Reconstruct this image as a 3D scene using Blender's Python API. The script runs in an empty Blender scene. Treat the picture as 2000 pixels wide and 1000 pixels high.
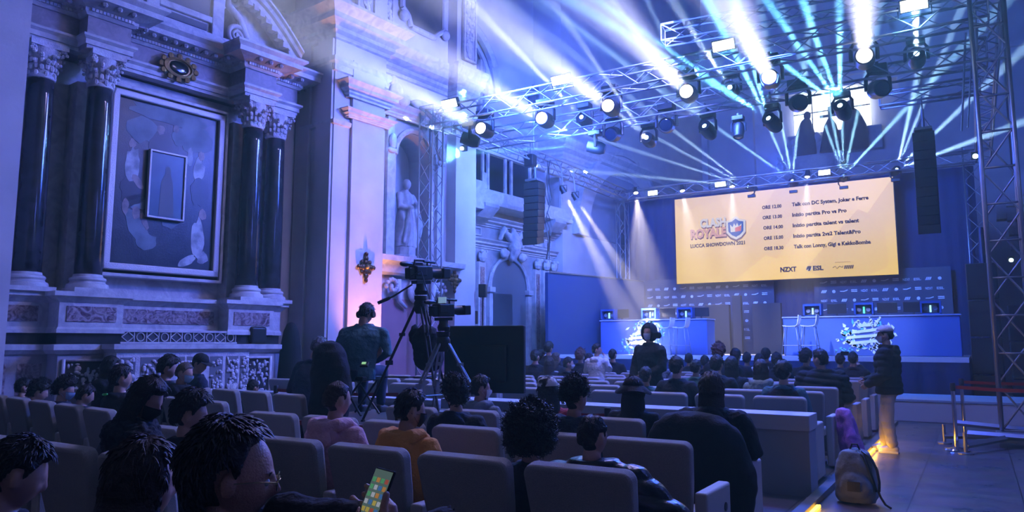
import bpy, math, random
from math import sin, cos, pi, radians as R
from mathutils import Vector as V, Matrix, noise
sc = bpy.context.scene
COL = sc.collection
random.seed(7)
# ---------------------------------------------------------------- camera
F, EYE = 1450.0, 1.55
PITCH, YAW = math.atan(172/F), R(31.85)
FW = V((-sin(YAW)*cos(PITCH), cos(YAW)*cos(PITCH), sin(PITCH)))
RT = V((cos(YAW), sin(YAW), 0)); UP = RT.cross(FW); EYEP = V((0, 0, EYE))
cd = bpy.data.cameras.new('camera'); cam = bpy.data.objects.new('camera', cd); COL.objects.link(cam); sc.camera = cam
cd.sensor_width = 36; cd.lens = 36*F/2000; cd.clip_end = 200
cam.matrix_world = Matrix(((RT.x, UP.x, -FW.x, 0), (RT.y, UP.y, -FW.y, 0), (RT.z, UP.z, -FW.z, EYE), (0, 0, 0, 1)))
# pixel of the photograph -> point on a plane of the building
def ray(x, y): return FW*F + RT*(x-1000) + UP*(500-y)
def onZ(x, y, z): d = ray(x, y); return EYEP + d*((z-EYE)/d.z)
def onY(x, y, v): d = ray(x, y); return EYEP + d*(v/d.y)
def onX(x, y, v): d = ray(x, y); return EYEP + d*(v/d.x)
WA = math.atan(1100/1460.)-YAW
WU = V((sin(WA), cos(WA), 0)); WN = V((WU.y, -WU.x, 0)); WP0 = V((-12.11, 6.6, 0))
def wp(s, t, z): return WP0 + WU*s + WN*t + V((0, 0, z))
def onW(x, y, t=0.0):
    d = ray(x, y); k = ((WP0-EYEP).dot(WN)+t)/d.dot(WN); q = EYEP + d*k - WP0
    return q.dot(WU), q.z
# ---------------------------------------------------------------- world, exposure
sc.view_settings.view_transform = 'Standard'; sc.view_settings.look = 'None'
sc.view_settings.exposure = 0.0; sc.view_settings.gamma = 1.0; sc.view_settings.use_curve_mapping = False
w = bpy.data.worlds.new('world'); sc.world = w; w.use_nodes = True
bg = w.node_tree.nodes['Background']; bg.inputs[0].default_value = (.010, .045, .8, 1); bg.inputs[1].default_value = .10
cy = sc.cycles
cy.use_denoising = True; cy.volume_bounces = 0; cy.max_bounces = 4; cy.diffuse_bounces = 2; cy.glossy_bounces = 2
cy.transmission_bounces = 2; cy.volume_step_rate = 4; cy.sample_clamp_indirect = 0; cy.caustics_reflective = False; cy.caustics_refractive = False
# ---------------------------------------------------------------- lights
def lamp(kind, name, loc, d, power, col, **k):
    l = bpy.data.lights.new(name, kind); l.energy = power; l.color = col
    for a, b in k.items(): setattr(l, a, b)
    o = bpy.data.objects.new(name, l); COL.objects.link(o); o.location = loc
    o.rotation_euler = V(d).to_track_quat('-Z', 'Y').to_euler(); return o
def beam(p, d, deg, power, col, r=.04, blend=.35): return lamp('SPOT', 'beam_light', p, d, power, col, spot_size=R(deg), spot_blend=blend, shadow_soft_size=r)
YT = 13.93                                                      # front truss
WHITE = (.72, .72, 1.0); CYAN = (.16, .60, 1.0); BLUE = (.05, .16, 1.0)
BLIND = [(938, 250), (1057, 230), (1187, 206), (1340, 178), (1502, 150), (1688, 108)]
BDIRS = [-ray(1700, v).normalized() for v in (650, 610, 590, 560, 520, 560)]
for (x, y), BDIR in zip(BLIND, BDIRS): beam(onY(x, y, YT)+BDIR*.12, BDIR, 9.0, 75000, WHITE, .12, .8)
STROBE = [(890, 208), (1105, 163), (1420, 97), (1787, 20)]
SDIR = (V((-5, 2, 1.0))-V((-5, YT, 7.2))).normalized()
for x, y in STROBE: lamp('SPOT', 'strobe_light', onY(x, y, YT)+SDIR*.16, SDIR, 850, (.12, .48, 1), spot_size=R(120), spot_blend=.6, shadow_soft_size=.12)
# spot heads: (pixel x, y, plane Y, ends of the beams in the picture, rise of the plane, power, angle, colour)
SPOTS = [
 (1148, 285, 16.2, [(860, 165), (850, 215), (880, 300)], -1.2, 40000, 3.4, CYAN),
 (1375, 245, 16.2, [(1240, 60), (1290, 60), (1150, 70)], -3, 60000, 1.8, (.45, .7, 1)),
 (1500, 230, 16.2, [(1180, 40), (1290, 90), (1385, 10), (1440, 20)], -3, 90000, 3.4, CYAN),
 (1640, 205, 16.2, [(1440, 60), (1490, -10), (1560, -20), (1640, -20)], -3, 90000, 3.2, CYAN),
 (1790, 104, 15.7, [(1787, -20)], -2, 60000, 5, (.6, .8, 1)),
 (1135, 228, 15.7, [(1060, 150)], -2, 40000, 3, (.7, .75, 1)),
 (1425, 170, 15.7, [(1380, 100)], -2, 40000, 3, (.6, .8, 1)),
 (1262, 268, 16.2, [(1150, 170), (1190, 165)], -3, 50000, 1.8, (.6, .75, 1)),
 (1460, 364, 24.9, [(1120, 255), (1180, 215), (1270, 220), (1100, 330)], -4, 90000, 2.0, (.5, .75, 1)),
 (1547, 352, 24.9, [(1330, 200), (1450, 130), (1510, 150), (1570, 150)], -4, 90000, 2.1, (.4, .75, 1)),
 (1648, 343, 24.9, [(1565, 120), (1640, 100), (1700, 110), (1790, 190), (1600, 110)], -4, 90000, 2.1, (.35, .75, 1)),
 (1752, 330, 24.9, [(1785, 180), (1840, 110), (1900, 190), (1940, 260)], -4, 90000, 2.1, (.4, .7, 1)),
 (902, 268, 14.1, [(745, 215)], -1, 30000, 3, (.6, .75, 1)),
]
for x, y, yp, ends, dy, pw, ang, col in SPOTS:
    p = onY(x, y, yp)
    for ex, ey in ends:
        d = (onY(ex, ey, yp+dy)-p).normalized()
        beam(p+d*.2, d, ang, pw*5, col, .035, .5)
# lamps that shine down on the stage from the back truss
DOWN = [(1103, 378, 19.6, (1195, 560), 13), (1127, 390, 20.4, (1225, 540), 11), (1242, 378, 24.8, (1268, 600), 30), (1333, 374, 24.9, (1390, 700), 30), (1430, 366, 24.9, (1440, 700), 26), (1577, 347, 24.9, (1560, 700), 26)]
for x, y, yp, (ex, ey), ang in DOWN:
    p = onY(x, y, yp); d = (onY(ex, ey, yp-1.6 if yp > 22 else yp+1.2)-p).normalized(); beam(p+d*.15, d, ang, 60000 if ang < 20 else (14000 if ang > 28 and x < 1300 else 6000), (1.0, .88, .86), .05, .8)
# unseen area lamps for the blue wash, some added away from the trusses
def area(name, loc, to, power, col, size=1.0):
    o = lamp('AREA', name, loc, V(to)-V(loc), power, col, size=size); o.visible_volume_scatter = False; return o
area('wash_light', (-5.0, 13.6, 8.0), (-12, 15, 7), 1500, (.15, .20, 1), 1.2)
area('wash_light', (-4.5, 12.6, 7.0), (-12.5, 7.5, 4), 430, (.07, .12, 1), 1.0)
area('wash_light', (-5.0, 16.5, 8.0), (-8, 34, 9), 3200, (.07, .16, 1), 1.2)
area('wash_light', (-3.0, 13.6, 7.0), (-4, 5, 0), 1500, (.035, .10, 1), 1.5)
area('wash_light', (-8.0, 15.6, 6.4), (-12, 22, 3), 900, (.08, .2, 1), 1.0)
area('wash_light', (-2.6, 20.2, 6.5), (-2.8, 22.4, 1.6), 520, (.05, .22, 1), 1.0)
area('wash_light', (-8.5, 19.6, 6.5), (-9, 23, 1.6), 480, (.12, .22, 1), 1.0)
area('wash_light', (2.5, 8.0, 6.0), (-1.5, 11.5, .8), 160, (.10, .16, 1), 1.0)  # added lamp without a fixture, brightens the standing man
area('wash_light', (-4.2, 10.0, 8.6), (-4.0, 6.5, 0), 600, (.46, .40, 1), 1.6)  # added overhead lamp for paler seat tops and clothes
for lx, tx, tp in ((-1.6, -2.35, 2600), (-8.0, -8.75, 2600), (-4.4, -4.0, 5200), (-6.4, -7.3, 5200)): lamp('SPOT', 'desk_fill', (lx, 16.2, 6.5), V((tx, 22, 1.8))-V((lx, 16.2, 6.5)), tp, (.62, .66, 1), spot_size=R(22), spot_blend=1, shadow_soft_size=.1).visible_volume_scatter = False  # added lamps without fixtures to brighten desk fronts and stools
lamp('SPOT', 'veil_fill', (-5.0, 24.0, 7.2), (0, -1, -.12), 1200, (.03, .10, 1), spot_size=R(120), spot_blend=1, shadow_soft_size=.3)  # unseen wide lamp added to light the haze as a blue veil
lamp('SPOT', 'veil_fill', (-9.0, 13.0, 7.4), (.5, 1, .05), 8000, (.05, .12, 1), spot_size=R(130), spot_blend=1, shadow_soft_size=.3)  # second added lamp, strengthens the veil in the upper haze
# ---------------------------------------------------------------- materials
MATS = {}
def mat(name, col, rough=.6, metal=0.0, emit=None, es=0.0, n2=None, scale=6.0, bump=0.0, bscale=60.0, spec=None, kind='noise', lo=.4, hi=.65, dist=0.0):
    if name in MATS: return MATS[name]
    m = bpy.data.materials.new(name); m.use_nodes = True; nt = m.node_tree; b = nt.nodes['Principled BSDF']
    b.inputs['Base Color'].default_value = (*col, 1); b.inputs['Roughness'].default_value = rough; b.inputs['Metallic'].default_value = metal
    if spec is not None: b.inputs['Specular IOR Level'].default_value = spec
    tc = nt.nodes.new('ShaderNodeTexCoord')
    if n2 is not None:
        t = nt.nodes.new('ShaderNodeTexNoise'); t.inputs['Scale'].default_value = scale; t.inputs['Detail'].default_value = 6; t.inputs['Distortion'].default_value = dist
        nt.links.new(tc.outputs['Object'], t.inputs['Vector'])
        r = nt.nodes.new('ShaderNodeValToRGB'); r.color_ramp.elements[0].position = lo; r.color_ramp.elements[1].position = hi
        r.color_ramp.elements[0].color = (*col, 1); r.color_ramp.elements[1].color = (*n2, 1)
        nt.links.new(t.outputs['Fac'], r.inputs['Fac']); nt.links.new(r.outputs['Color'], b.inputs['Base Color'])
    if bump:
        t = nt.nodes.new('ShaderNodeTexNoise'); t.inputs['Scale'].default_value = bscale; t.inputs['Detail'].default_value = 4
        nt.links.new(tc.outputs['Object'], t.inputs['Vector'])
        bp = nt.nodes.new('ShaderNodeBump'); bp.inputs['Strength'].default_value = bump; bp.inputs['Distance'].default_value = .02
        nt.links.new(t.outputs['Fac'], bp.inputs['Height']); nt.links.new(bp.outputs['Normal'], b.inputs['Normal'])
    if emit: b.inputs['Emission Color'].default_value = (*emit, 1); b.inputs['Emission Strength'].default_value = es; m.cycles.emission_sampling = 'NONE'
    MATS[name] = m; return m
PLASTER = mat('plaster', (.62, .58, .60), .85, n2=(.5, .47, .5), scale=1.3, bump=.15, bscale=14)
STONE = mat('pale_marble', (.62, .60, .60), .5, n2=(.40, .39, .42), scale=3.5, dist=1.5, bump=.25, bscale=30)
STONE_D = mat('dull_stone', (.42, .40, .42), .6, n2=(.28, .27, .3), scale=5, bump=.3, bscale=24)
BLACKM = mat('black_marble', (.018, .018, .022), .12, n2=(.05, .05, .06), scale=3, dist=2)
REDM = mat('mottled_marble', (.10, .05, .07), .35, n2=(.45, .36, .38), scale=7, dist=3, lo=.38, hi=.62)
CARVE = mat('carved_marble', (.68, .65, .66), .6, n2=(.5, .47, .5), scale=9, bump=.5, bscale=40)
SHADE = mat('painted_shade', (.03, .03, .035), .8)  # near-black colour stands in for shade behind carvings and on backlit parts
GOLD = mat('gilded_wood', (.35, .22, .08), .4, .6, bump=.3, bscale=50)
GOLDF = mat('frame_silver', (.55, .50, .46), .4, .3, bump=.4, bscale=60)
ALU = mat('aluminium', (.40, .41, .44), .5, .8)
STEEL = mat('dull_steel', (.30, .31, .33), .4, .8)
CHROME = mat('chrome', (.75, .75, .78), .15, 1.0)
BLACK = mat('black_plastic', (.012, .012, .014), .45)
BLACKG = mat('black_gloss', (.01, .01, .012), .15)
SEATF = mat('grey_seat_fabric', (.42, .39, .36), .9, n2=(.36, .34, .32), scale=120, bump=.5, bscale=260)
SEATB = mat('seat_side_panel', (.50, .47, .44), .7, bump=.2, bscale=120)
SEATD = mat('seat_foot', (.05, .05, .055), .6)
def floor_mat():
    m = mat('stone_floor', (.10, .10, .105), .32); nt = m.node_tree; b = nt.nodes['Principled BSDF']
    tc = nt.nodes.new('ShaderNodeTexCoord'); br = nt.nodes.new('ShaderNodeTexBrick'); br.inputs['Scale'].default_value = 1
    br.offset = 0; br.inputs['Brick Width'].default_value = .95; br.inputs['Row Height'].default_value = .95; br.inputs['Mortar Size'].default_value = .006
    br.inputs['Color1'].default_value = (.16, .155, .15, 1); br.inputs['Color2'].default_value = (.11, .11, .115, 1); br.inputs['Mortar'].default_value = (.02, .02, .02, 1)
    nt.links.new(tc.outputs['Object'], br.inputs['Vector'])
    nz = nt.nodes.new('ShaderNodeTexNoise'); nz.inputs['Scale'].default_value = 3; nz.inputs['Detail'].default_value = 8; nt.links.new(tc.outputs['Object'], nz.inputs['Vector'])
    mx = nt.nodes.new('ShaderNodeMixRGB'); mx.blend_type = 'MULTIPLY'; mx.inputs['Fac'].default_value = .7
    nt.links.new(br.outputs['Color'], mx.inputs['Color1']); nt.links.new(nz.outputs['Color'], mx.inputs['Color2']); nt.links.new(mx.outputs['Color'], b.inputs['Base Color'])
    rr = nt.nodes.new('ShaderNodeMapRange'); rr.inputs['To Min'].default_value = .16; rr.inputs['To Max'].default_value = .5
    nt.links.new(nz.outputs['Fac'], rr.inputs['Value']); nt.links.new(rr.outputs['Result'], b.inputs['Roughness']); return m
FLOORM = floor_mat()
def cloth(name, col, n2=None): return mat('cloth_'+name, col, .9, bump=.35, bscale=55, n2=n2, scale=30)
# ---------------------------------------------------------------- mesh builder
class MB:
    def __init__(s): s.v = []; s.f = []; s.m = []; s.k = 0; s.a = [(0, 0)]
    def add(s, vs, fs, M=None):
        o = len(s.v); s.v += [M @ V(p) if M else V(p) for p in vs]; s.f += [tuple(i+o for i in f) for f in fs]; s.m += [s.k]*len(fs); s.a.append((len(s.v), len(s.f))); return s
    def box(s, c, d, rz=0.0, M=None, tilt=None):
        x, y, z = d[0]/2, d[1]/2, d[2]/2
        T = Matrix.Translation(c) @ Matrix.Rotation(rz, 4, 'Z')
        if tilt: T = T @ Matrix.Rotation(tilt[1], 4, tilt[0])
        if M: T = M @ T
        return s.add([(a*x, b*y, e*z) for a in (-1, 1) for b in (-1, 1) for e in (-1, 1)], [(0, 1, 3, 2), (4, 6, 7, 5), (0, 4, 5, 1), (2, 3, 7, 6), (0, 2, 6, 4), (1, 5, 7, 3)], T)
    def bb(s, a, b): return s.box([(p+q)/2 for p, q in zip(a, b)], [abs(q-p) for p, q in zip(a, b)])
    def tube(s, pts, r, n=8, cap=True, flat=1.0, side=None):
        pts = [V(p) for p in pts]; rs = r if isinstance(r, (list, tuple)) else [r]*len(pts); o = len(s.v); vs = []; fs = []
        up = V(side) if side else None
        for i, p in enumerate(pts):
            d = (pts[min(i+1, len(pts)-1)]-pts[max(i-1, 0)]); d = d.normalized() if d.length > 1e-9 else V((0, 0, 1))
            if up is None: up = V((0, 0, 1)) if abs(d.z) < .9 else V((1, 0, 0))
            a = d.cross(up)
            if a.length < 1e-6: a = d.orthogonal()
            a.normalize(); b = a.cross(d).normalized(); up = b
            for k in range(n):
                t = 2*pi*k/n; vs.append(p + a*cos(t)*rs[i] + b*sin(t)*rs[i]*flat)
        for i in range(len(pts)-1):
            for k in range(n): fs.append((i*n+k, i*n+(k+1) % n, (i+1)*n+(k+1) % n, (i+1)*n+k))
        if cap: fs += [tuple(range(n))[::-1], tuple((len(pts)-1)*n+k for k in range(n))]
        return s.add(vs, fs)
    def limb(s, pts, rs, n=12):                      # tube with rounded ends
        pts = [V(p) for p in pts]; d0 = (pts[0]-pts[1]).normalized(); d1 = (pts[-1]-pts[-2]).normalized()
        P = [pts[0]+d0*rs[0]*.92, pts[0]+d0*rs[0]*.6] + pts + [pts[-1]+d1*rs[-1]*.6, pts[-1]+d1*rs[-1]*.92]
        return s.tube(P, [rs[0]*.38, rs[0]*.8]+list(rs)+[rs[-1]*.8, rs[-1]*.38], n)
    def rings(s, rg, n=20, cap=True, pw=1.0):        # rg: (cx, cy, z, rx, ry)
        vs = []; fs = []
        for cx, cy_, z, rx, ry in rg:
            for k in range(n):
                t = 2*pi*k/n; c_, s_ = cos(t), sin(t)
                vs.append((cx+rx*math.copysign(abs(c_)**pw, c_), cy_+ry*math.copysign(abs(s_)**pw, s_), z))
        for i in range(len(rg)-1):
            for k in range(n): fs.append((i*n+k, i*n+(k+1) % n, (i+1)*n+(k+1) % n, (i+1)*n+k))
        if cap: fs += [tuple(range(n))[::-1], tuple((len(rg)-1)*n+k for k in range(n))]
        return s.add(vs, fs)
    def lathe(s, prof, c=(0, 0, 0), n=24, M=None):   # prof: (r, z)
        b = MB(); b.rings([(0, 0, z, max(r, .0005), max(r, .0005)) for r, z in prof], n)
        T = Matrix.Translation(c); T = M @ T if M else T
        return s.add(b.v, b.f, T)
    def ell(s, c, r, n=14, m=9, M=None):
        vs = [(0, 0, -1)]; fs = []
        for j in range(1, m):
            a = -pi/2+pi*j/m
            for k in range(n): vs.append((cos(a)*cos(2*pi*k/n), cos(a)*sin(2*pi*k/n), sin(a)))
        vs.append((0, 0, 1)); e = len(vs)-1
        for k in range(n): fs.append((0, 1+(k+1) % n, 1+k)); fs.append((e, e-n+k, e-n+(k+1) % n))
        for j in range(m-2):
            for k in range(n): fs.append((1+j*n+k, 1+j*n+(k+1) % n, 1+(j+1)*n+(k+1) % n, 1+(j+1)*n+k))
        r = (r, r, r) if isinstance(r, (int, float)) else r
        T = Matrix.Translation(c) @ Matrix.Diagonal((*r, 1)); T = M @ T if M else T
        return s.add(vs, fs, T)
    def prism(s, poly, a, b, fn):                    # poly 2D, fn(u, v, w) -> point, w from a to b
        n = len(poly); vs = [fn(p[0], p[1], a) for p in poly]+[fn(p[0], p[1], b) for p in poly]
        return s.add(vs, [tuple(range(n))[::-1], tuple(range(n, 2*n))]+[(i, (i+1) % n, n+(i+1) % n, n+i) for i in range(n)])
    def sweep(s, prof, path, fn, close=False):       # prof (out, z) along a plan path of (a, b); out is to the left of the path
        n = len(path); offs = []
        for i, p in enumerate(path):
            dirs = []
            if i > 0: dirs.append((V(p)-V(path[i-1])).normalized())
            if i < n-1: dirs.append((V(path[i+1])-V(p)).normalized())
            ns = [V((-d.y, d.x)) for d in dirs]
            if len(ns) == 1: offs.append(ns[0])
            else: q = ns[0]+ns[1]; offs.append(q/max(q.dot(ns[0]), .2))
        vs = []; fs = []; m = len(prof)
        for p, o in zip(path, offs):
            for a, z in prof: vs.append(fn(p[0]+o.x*a, p[1]+o.y*a, z))
        for i in range(n-1):
            for k in range(m): fs.append((i*m+k, i*m+(k+1) % m, (i+1)*m+(k+1) % m, (i+1)*m+k))
        fs += [tuple(range(m))[::-1], tuple((n-1)*m+k for k in range(m))]
        return s.add(vs, fs)
    def build_each(s, name, mt, parent, per=1, **k):
        for i in range(0, len(s.a)-1, per):
            v0, f0 = s.a[i]; v1, f1 = s.a[min(i+per, len(s.a)-1)]; q = MB(); q.v = s.v[v0:v1]; q.f = [tuple(j-v0 for j in f) for f in s.f[f0:f1]]; q.build(name, mt, parent, **k)
    def build(s, name, mt=None, parent=None, smooth=False, bevel=0, world=True, seg=2):
        me = bpy.data.meshes.new(name); o = bpy.data.objects.new(name, me); COL.objects.link(o)
        off = V((0, 0, 0))
        if parent is not None:
            o.parent = parent
            if world:
                q = parent
                while q is not None: off += q.location; q = q.parent
        elif world and s.v:
            xs = [p.x for p in s.v]; ys = [p.y for p in s.v]; off = V(((min(xs)+max(xs))/2, (min(ys)+max(ys))/2, min(p.z for p in s.v))); o.location = off
        me.from_pydata([tuple(p-off) for p in s.v], [], s.f)
        for x in (mt if isinstance(mt, (list, tuple)) else [mt]):
            if x: me.materials.append(x)
        if s.k: me.polygons.foreach_set('material_index', s.m)
        if smooth: me.shade_smooth() if smooth is True else me.set_sharp_from_angle(angle=R(smooth)); 
        if smooth and smooth is not True:
            me.polygons.foreach_set('use_smooth', [True]*len(me.polygons))
        if bevel:
            b = o.modifiers.new('b', 'BEVEL'); b.width = bevel; b.segments = seg; b.limit_method = 'ANGLE'
        me.update(); return o
def tag(o, label=None, cat=None, group=None, kind=None):
    if label: o['label'] = label
    if cat: o['category'] = cat
    if group: o['group'] = group
    if kind: o['kind'] = kind
    return o
def thing(name, loc, label, cat, group=None, rz=0.0):
    o = bpy.data.objects.new(name, None); COL.objects.link(o); o.location = loc; o.rotation_euler.z = rz; o.empty_display_size = .2
    return tag(o, label, cat, group)
def struct(o): o['kind'] = 'structure'; return o
def copy_tree(o, parent=None):
    c = o.copy(); COL.objects.link(c); c.parent = parent
    for ch in list(o.children): copy_tree(ch, c)
    return c
ORD = ['first', 'second', 'third', 'fourth', 'fifth', 'sixth', 'seventh', 'eighth', 'ninth', 'tenth', 'eleventh', 'twelfth', 'thirteenth', 'fourteenth', 'fifteenth', 'sixteenth', 'seventeenth', 'eighteenth']
TMP = bpy.data.scenes.new('work')
def evaluated(o):
    with bpy.context.temp_override(scene=TMP, view_layer=TMP.view_layers[0]):
        dg = bpy.context.evaluated_depsgraph_get(); return bpy.data.meshes.new_from_object(o.evaluated_get(dg))
def remesh(mb, vox, smooth=3, disp=None):
    me = bpy.data.meshes.new('tmp'); me.from_pydata([tuple(p) for p in mb.v], [], mb.f); o = bpy.data.objects.new('tmp', me); TMP.collection.objects.link(o)
    m = o.modifiers.new('r', 'REMESH'); m.mode = 'VOXEL'; m.voxel_size = vox; m.use_smooth_shade = True
    if smooth: q = o.modifiers.new('s', 'SMOOTH'); q.iterations = smooth; q.factor = .5
    r = evaluated(o)
    bpy.data.objects.remove(o); bpy.data.meshes.remove(me)
    if disp:
        q = [(v.co.copy(), v.normal.copy()) for v in r.vertices]; f = []
        for c, n_ in q: f.extend(disp(c, n_))
        r.vertices.foreach_set('co', f); r.update()
    r.shade_smooth(); return r
def mesh_obj(name, me, mt, parent):
    o = bpy.data.objects.new(name, me); COL.objects.link(o); o.parent = parent
    if not me.materials: me.materials.append(mt)
    o.material_slots[0].link = 'OBJECT'; o.material_slots[0].material = mt; return o
TXT = {}
def text_geo(t, bold=.0):
    if (t, bold) in TXT: return TXT[(t, bold)]
    c = bpy.data.curves.new('t', 'FONT'); c.body = t; c.offset = bold; c.resolution_u = 2; o = bpy.data.objects.new('t', c); TMP.collection.objects.link(o)
    me = evaluated(o)
    g = ([v.co.copy() for v in me.vertices], [tuple(p.vertices) for p in me.polygons]); bpy.data.objects.remove(o); bpy.data.meshes.remove(me)
    TXT[(t, bold)] = g; return g
def put_text(mb, t, fn, size, bold=.0, width=None, align='l', skew=0.0):   # fn(u, v) -> point
    vs, fs = text_geo(t, bold)
    if not vs: return
    x0 = min(v.x for v in vs); x1 = max(v.x for v in vs); k = size if width is None else width/(x1-x0)
    o = {'l': x0, 'c': (x0+x1)/2}[align]
    mb.add([fn((v.x-o)*k+skew*v.y*size, v.y*size) for v in vs], fs)
# ================================================================ SETTING
fl = MB(); fl.bb((-16, -4, -.2), (9, 36, 0)); struct(fl.build('floor', FLOORM))
b = MB(); b.bb((6.5, -4, 0), (7, 36, 20)); struct(b.build('wall_right', PLASTER))
b = MB(); b.bb((-20, 35.2, 0), (6.5, 35.7, 21)); struct(b.build('wall_back', PLASTER))
b = MB(); b.bb((-16, -4.5, 0), (7, -4, 12)); struct(b.build('wall_front', mat('dim_plaster', (.06, .06, .07), .9)))
def wbox(mb, s0, s1, t0, t1, z0, z1):
    c = [wp(s, t, z) for s in (s0, s1) for t in (t0, t1) for z in (z0, z1)]
    return mb.add(c, [(0, 1, 3, 2), (4, 6, 7, 5), (0, 4, 5, 1), (2, 3, 7, 6), (0, 2, 6, 4), (1, 5, 7, 3)])
b = MB(); wbox(b, -11, 9.2, -1.6, -.8, 0, 20); wbox(b, 9.2, 20, -3.2, -2.4, 0, 20); wbox(b, 9.2, 9.4, -2.4, -.8, 0, 20); wbox(b, 15.8, 29, -2.4, -1.2, 0, 20)
struct(b.build('wall_left', PLASTER))
# near pier at the far left of the picture
b = MB(); wbox(b, -2.7, -1.35, -.8, .55, 0, 13); struct(b.build('trim_1', PLASTER))
# big pier beyond the altar, its pilaster strips
b = MB(); wbox(b, 4.28, 5.72, -.8, .65, 0, 20); wbox(b, 4.22, 4.28, -.55, -.1, 0, 8.0); wbox(b, 4.22, 4.28, .14, .62, 0, 8.0)
wbox(b, 4.72, 5.62, .65, .72, 0, 7.6); wbox(b, 3.72, 4.28, -.8, -.6, 0, 8.2); struct(b.build('trim_2', PLASTER))
# niche bay and the pier past it
niche = MB(); NS0, NS1, NC, NW, NB, NH = 5.72, 8.55, 7.32, .62, 3.55, 6.05
wbox(niche, NS0, NC-NW, -.8, 0, 0, 20); wbox(niche, NC+NW, NS1, -.8, 0, 0, 20); wbox(niche, NC-NW, NC+NW, -.8, 0, 0, NB)
arch = [(NC-NW, NH), (NC-NW, 9.2), (NC+NW, 9.2), (NC+NW, NH)]+[(NC+NW*cos(a), NH+NW*sin(a)) for a in [pi*k/14 for k in range(1, 14)]]
niche.prism(arch, -.8, 0, lambda u, v, t_: wp(u, t_, v)); wbox(niche, NC-NW, NC+NW, -.8, 0, 9.2, 20)
struct(niche.build('trim_3', PLASTER))
b = MB(); wbox(b, 8.5, 9.3, -.8, .32, 0, 20); struct(b.build('trim_4', PLASTER))
def wfn(a, t, z): return wp(a, t, z)
def mould(name, prof, path, mt=STONE, label=None):
    b = MB(); b.sweep(prof, path, wfn); o = b.build(name, mt); return struct(o)
CORN = [(0, 0), (.06, .02), (.06, .10), (.14, .16), (.14, .24), (.30, .34), (.30, .46), (.40, .56), (.46, .62), (.46, .68), (0, .70)]
def cz(prof, z, k=1.0, kz=1.0): return [(a*k, z+h*kz) for a, h in prof]
# main cornice breaks forward round the pier (paths run so that out is towards the nave)
MAINP = [(3.0, -.8), (4.28, -.8), (4.28, .65), (5.72, .65), (5.72, 0.0), (8.5, 0.0), (8.5, .32), (9.3, .32)]
mould('trim_5', cz(CORN, 7.95, 1.0), MAINP); mould('trim_6', [(0, 7.25), (.05, 7.27), (.05, 7.4), (.10, 7.46), (.10, 7.56), (0, 7.58)], MAINP[1:])
mould('trim_7', cz(CORN, 6.75, .55, .5), [(4.60, .65), (4.60, .74), (5.72, .74), (5.72, .4)])
mould('trim_8', cz(CORN, 6.30, .35, .28), [(4.60, .65), (4.60, .74), (5.72, .74), (5.72, .4)])
mould('trim_9', [(0, 6.1), (.05, 6.12), (.07, 6.2), (0, 6.22)], [(4.28, -.5), (4.28, .65), (4.7, .65)])
mould('trim_10', cz(CORN, 7.95, 1.0), [(9.3, -.8), (9.45, -2.3), (15.7, -2.3), (15.8, -1.2), (20, -1.2), (28.5, -1.2)])
# relief panels and framed things above the cornice
def relief(name, s0, s1, z0, z1, t, seed, shape='rect', label='', mt=CARVE):
    """carved hanging garland: raised border, leaves and fruit in relief"""
    rnd = random.Random(seed); root = thing(name, wp((s0+s1)/2, t, z0), label, 'relief')
    b = MB(); wbox(b, s0, s1, t-.02, t+.04, z0, z1); b.build('panel', STONE_D, root)
    b = MB()
    for a0, a1, c0, c1 in ((s0, s0+.05, z0, z1), (s1-.05, s1, z0, z1), (s0, s1, z0, z0+.05), (s0, s1, z1-.05, z1)): wbox(b, a0, a1, t, t+.09, c0, c1)
    b.build('border', mt, root)
    b = MB(); W_ = (s1-s0)/2-.08
    for k in range(int((z1-z0)/.05)*3):
        z = rnd.uniform(z0+.1, z1-.1); f = min(1, (z-z0)/.5); s = (s0+s1)/2+rnd.uniform(-W_, W_)*f
        p = wp(s, t+.06, z); r = rnd.uniform(.03, .075); b.ell(p, (r*.6, r, r*rnd.uniform(.5, 1.3)), 6, 4)
    b.build('foliage', mt, root, smooth=True); return root
def atW(px, py, t): s, z = onW(px, py, t); return s, z
s0, _ = atW(622, 30, .7); relief('carved_relief', 4.72, 5.25, 8.75, 10.6, .72, 3, label='carved stone panel at the top of the pier above the warm-lit cornice')
relief('carved_relief', 5.98, 6.42, 8.75, 11.0, .05, 4, label='tall garland relief to the left of the large upper painting')
relief('carved_relief', 8.65, 9.15, 8.95, 12.5, .36, 5, label='long fruit garland relief to the right of the large upper painting')
# upper painting in a shaped frame
pr = thing('painting', wp(7.4, .05, 9.2), 'dark painting in a scalloped stone frame high above the statue niche', 'painting')
poly = [(6.75, 11.6), (6.75, 9.75), (6.95, 9.6), (7.05, 9.35), (7.9, 9.35), (8.05, 9.5), (8.25, 9.65), (8.25, 11.6)]
b = MB(); b.prism(poly, 0.02, .06, lambda u, v, t_: wp(u, t_, v)); b.build('canvas', mat('dark_canvas', (.02, .03, .05), .5, n2=(.10, .10, .11), scale=1.5, dist=1), pr)
b = MB()
for k in range(len(poly)-1): b.tube([wp(poly[k][0], .08, poly[k][1]), wp(poly[k+1][0], .08, poly[k+1][1])], .07, 8)
b.ell(wp(8.3, .1, 9.55), (.10, .14, .14)); b.ell(wp(6.8, .1, 9.55), (.1, .14, .14)); b.build('frame', STONE, pr, smooth=40)
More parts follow.
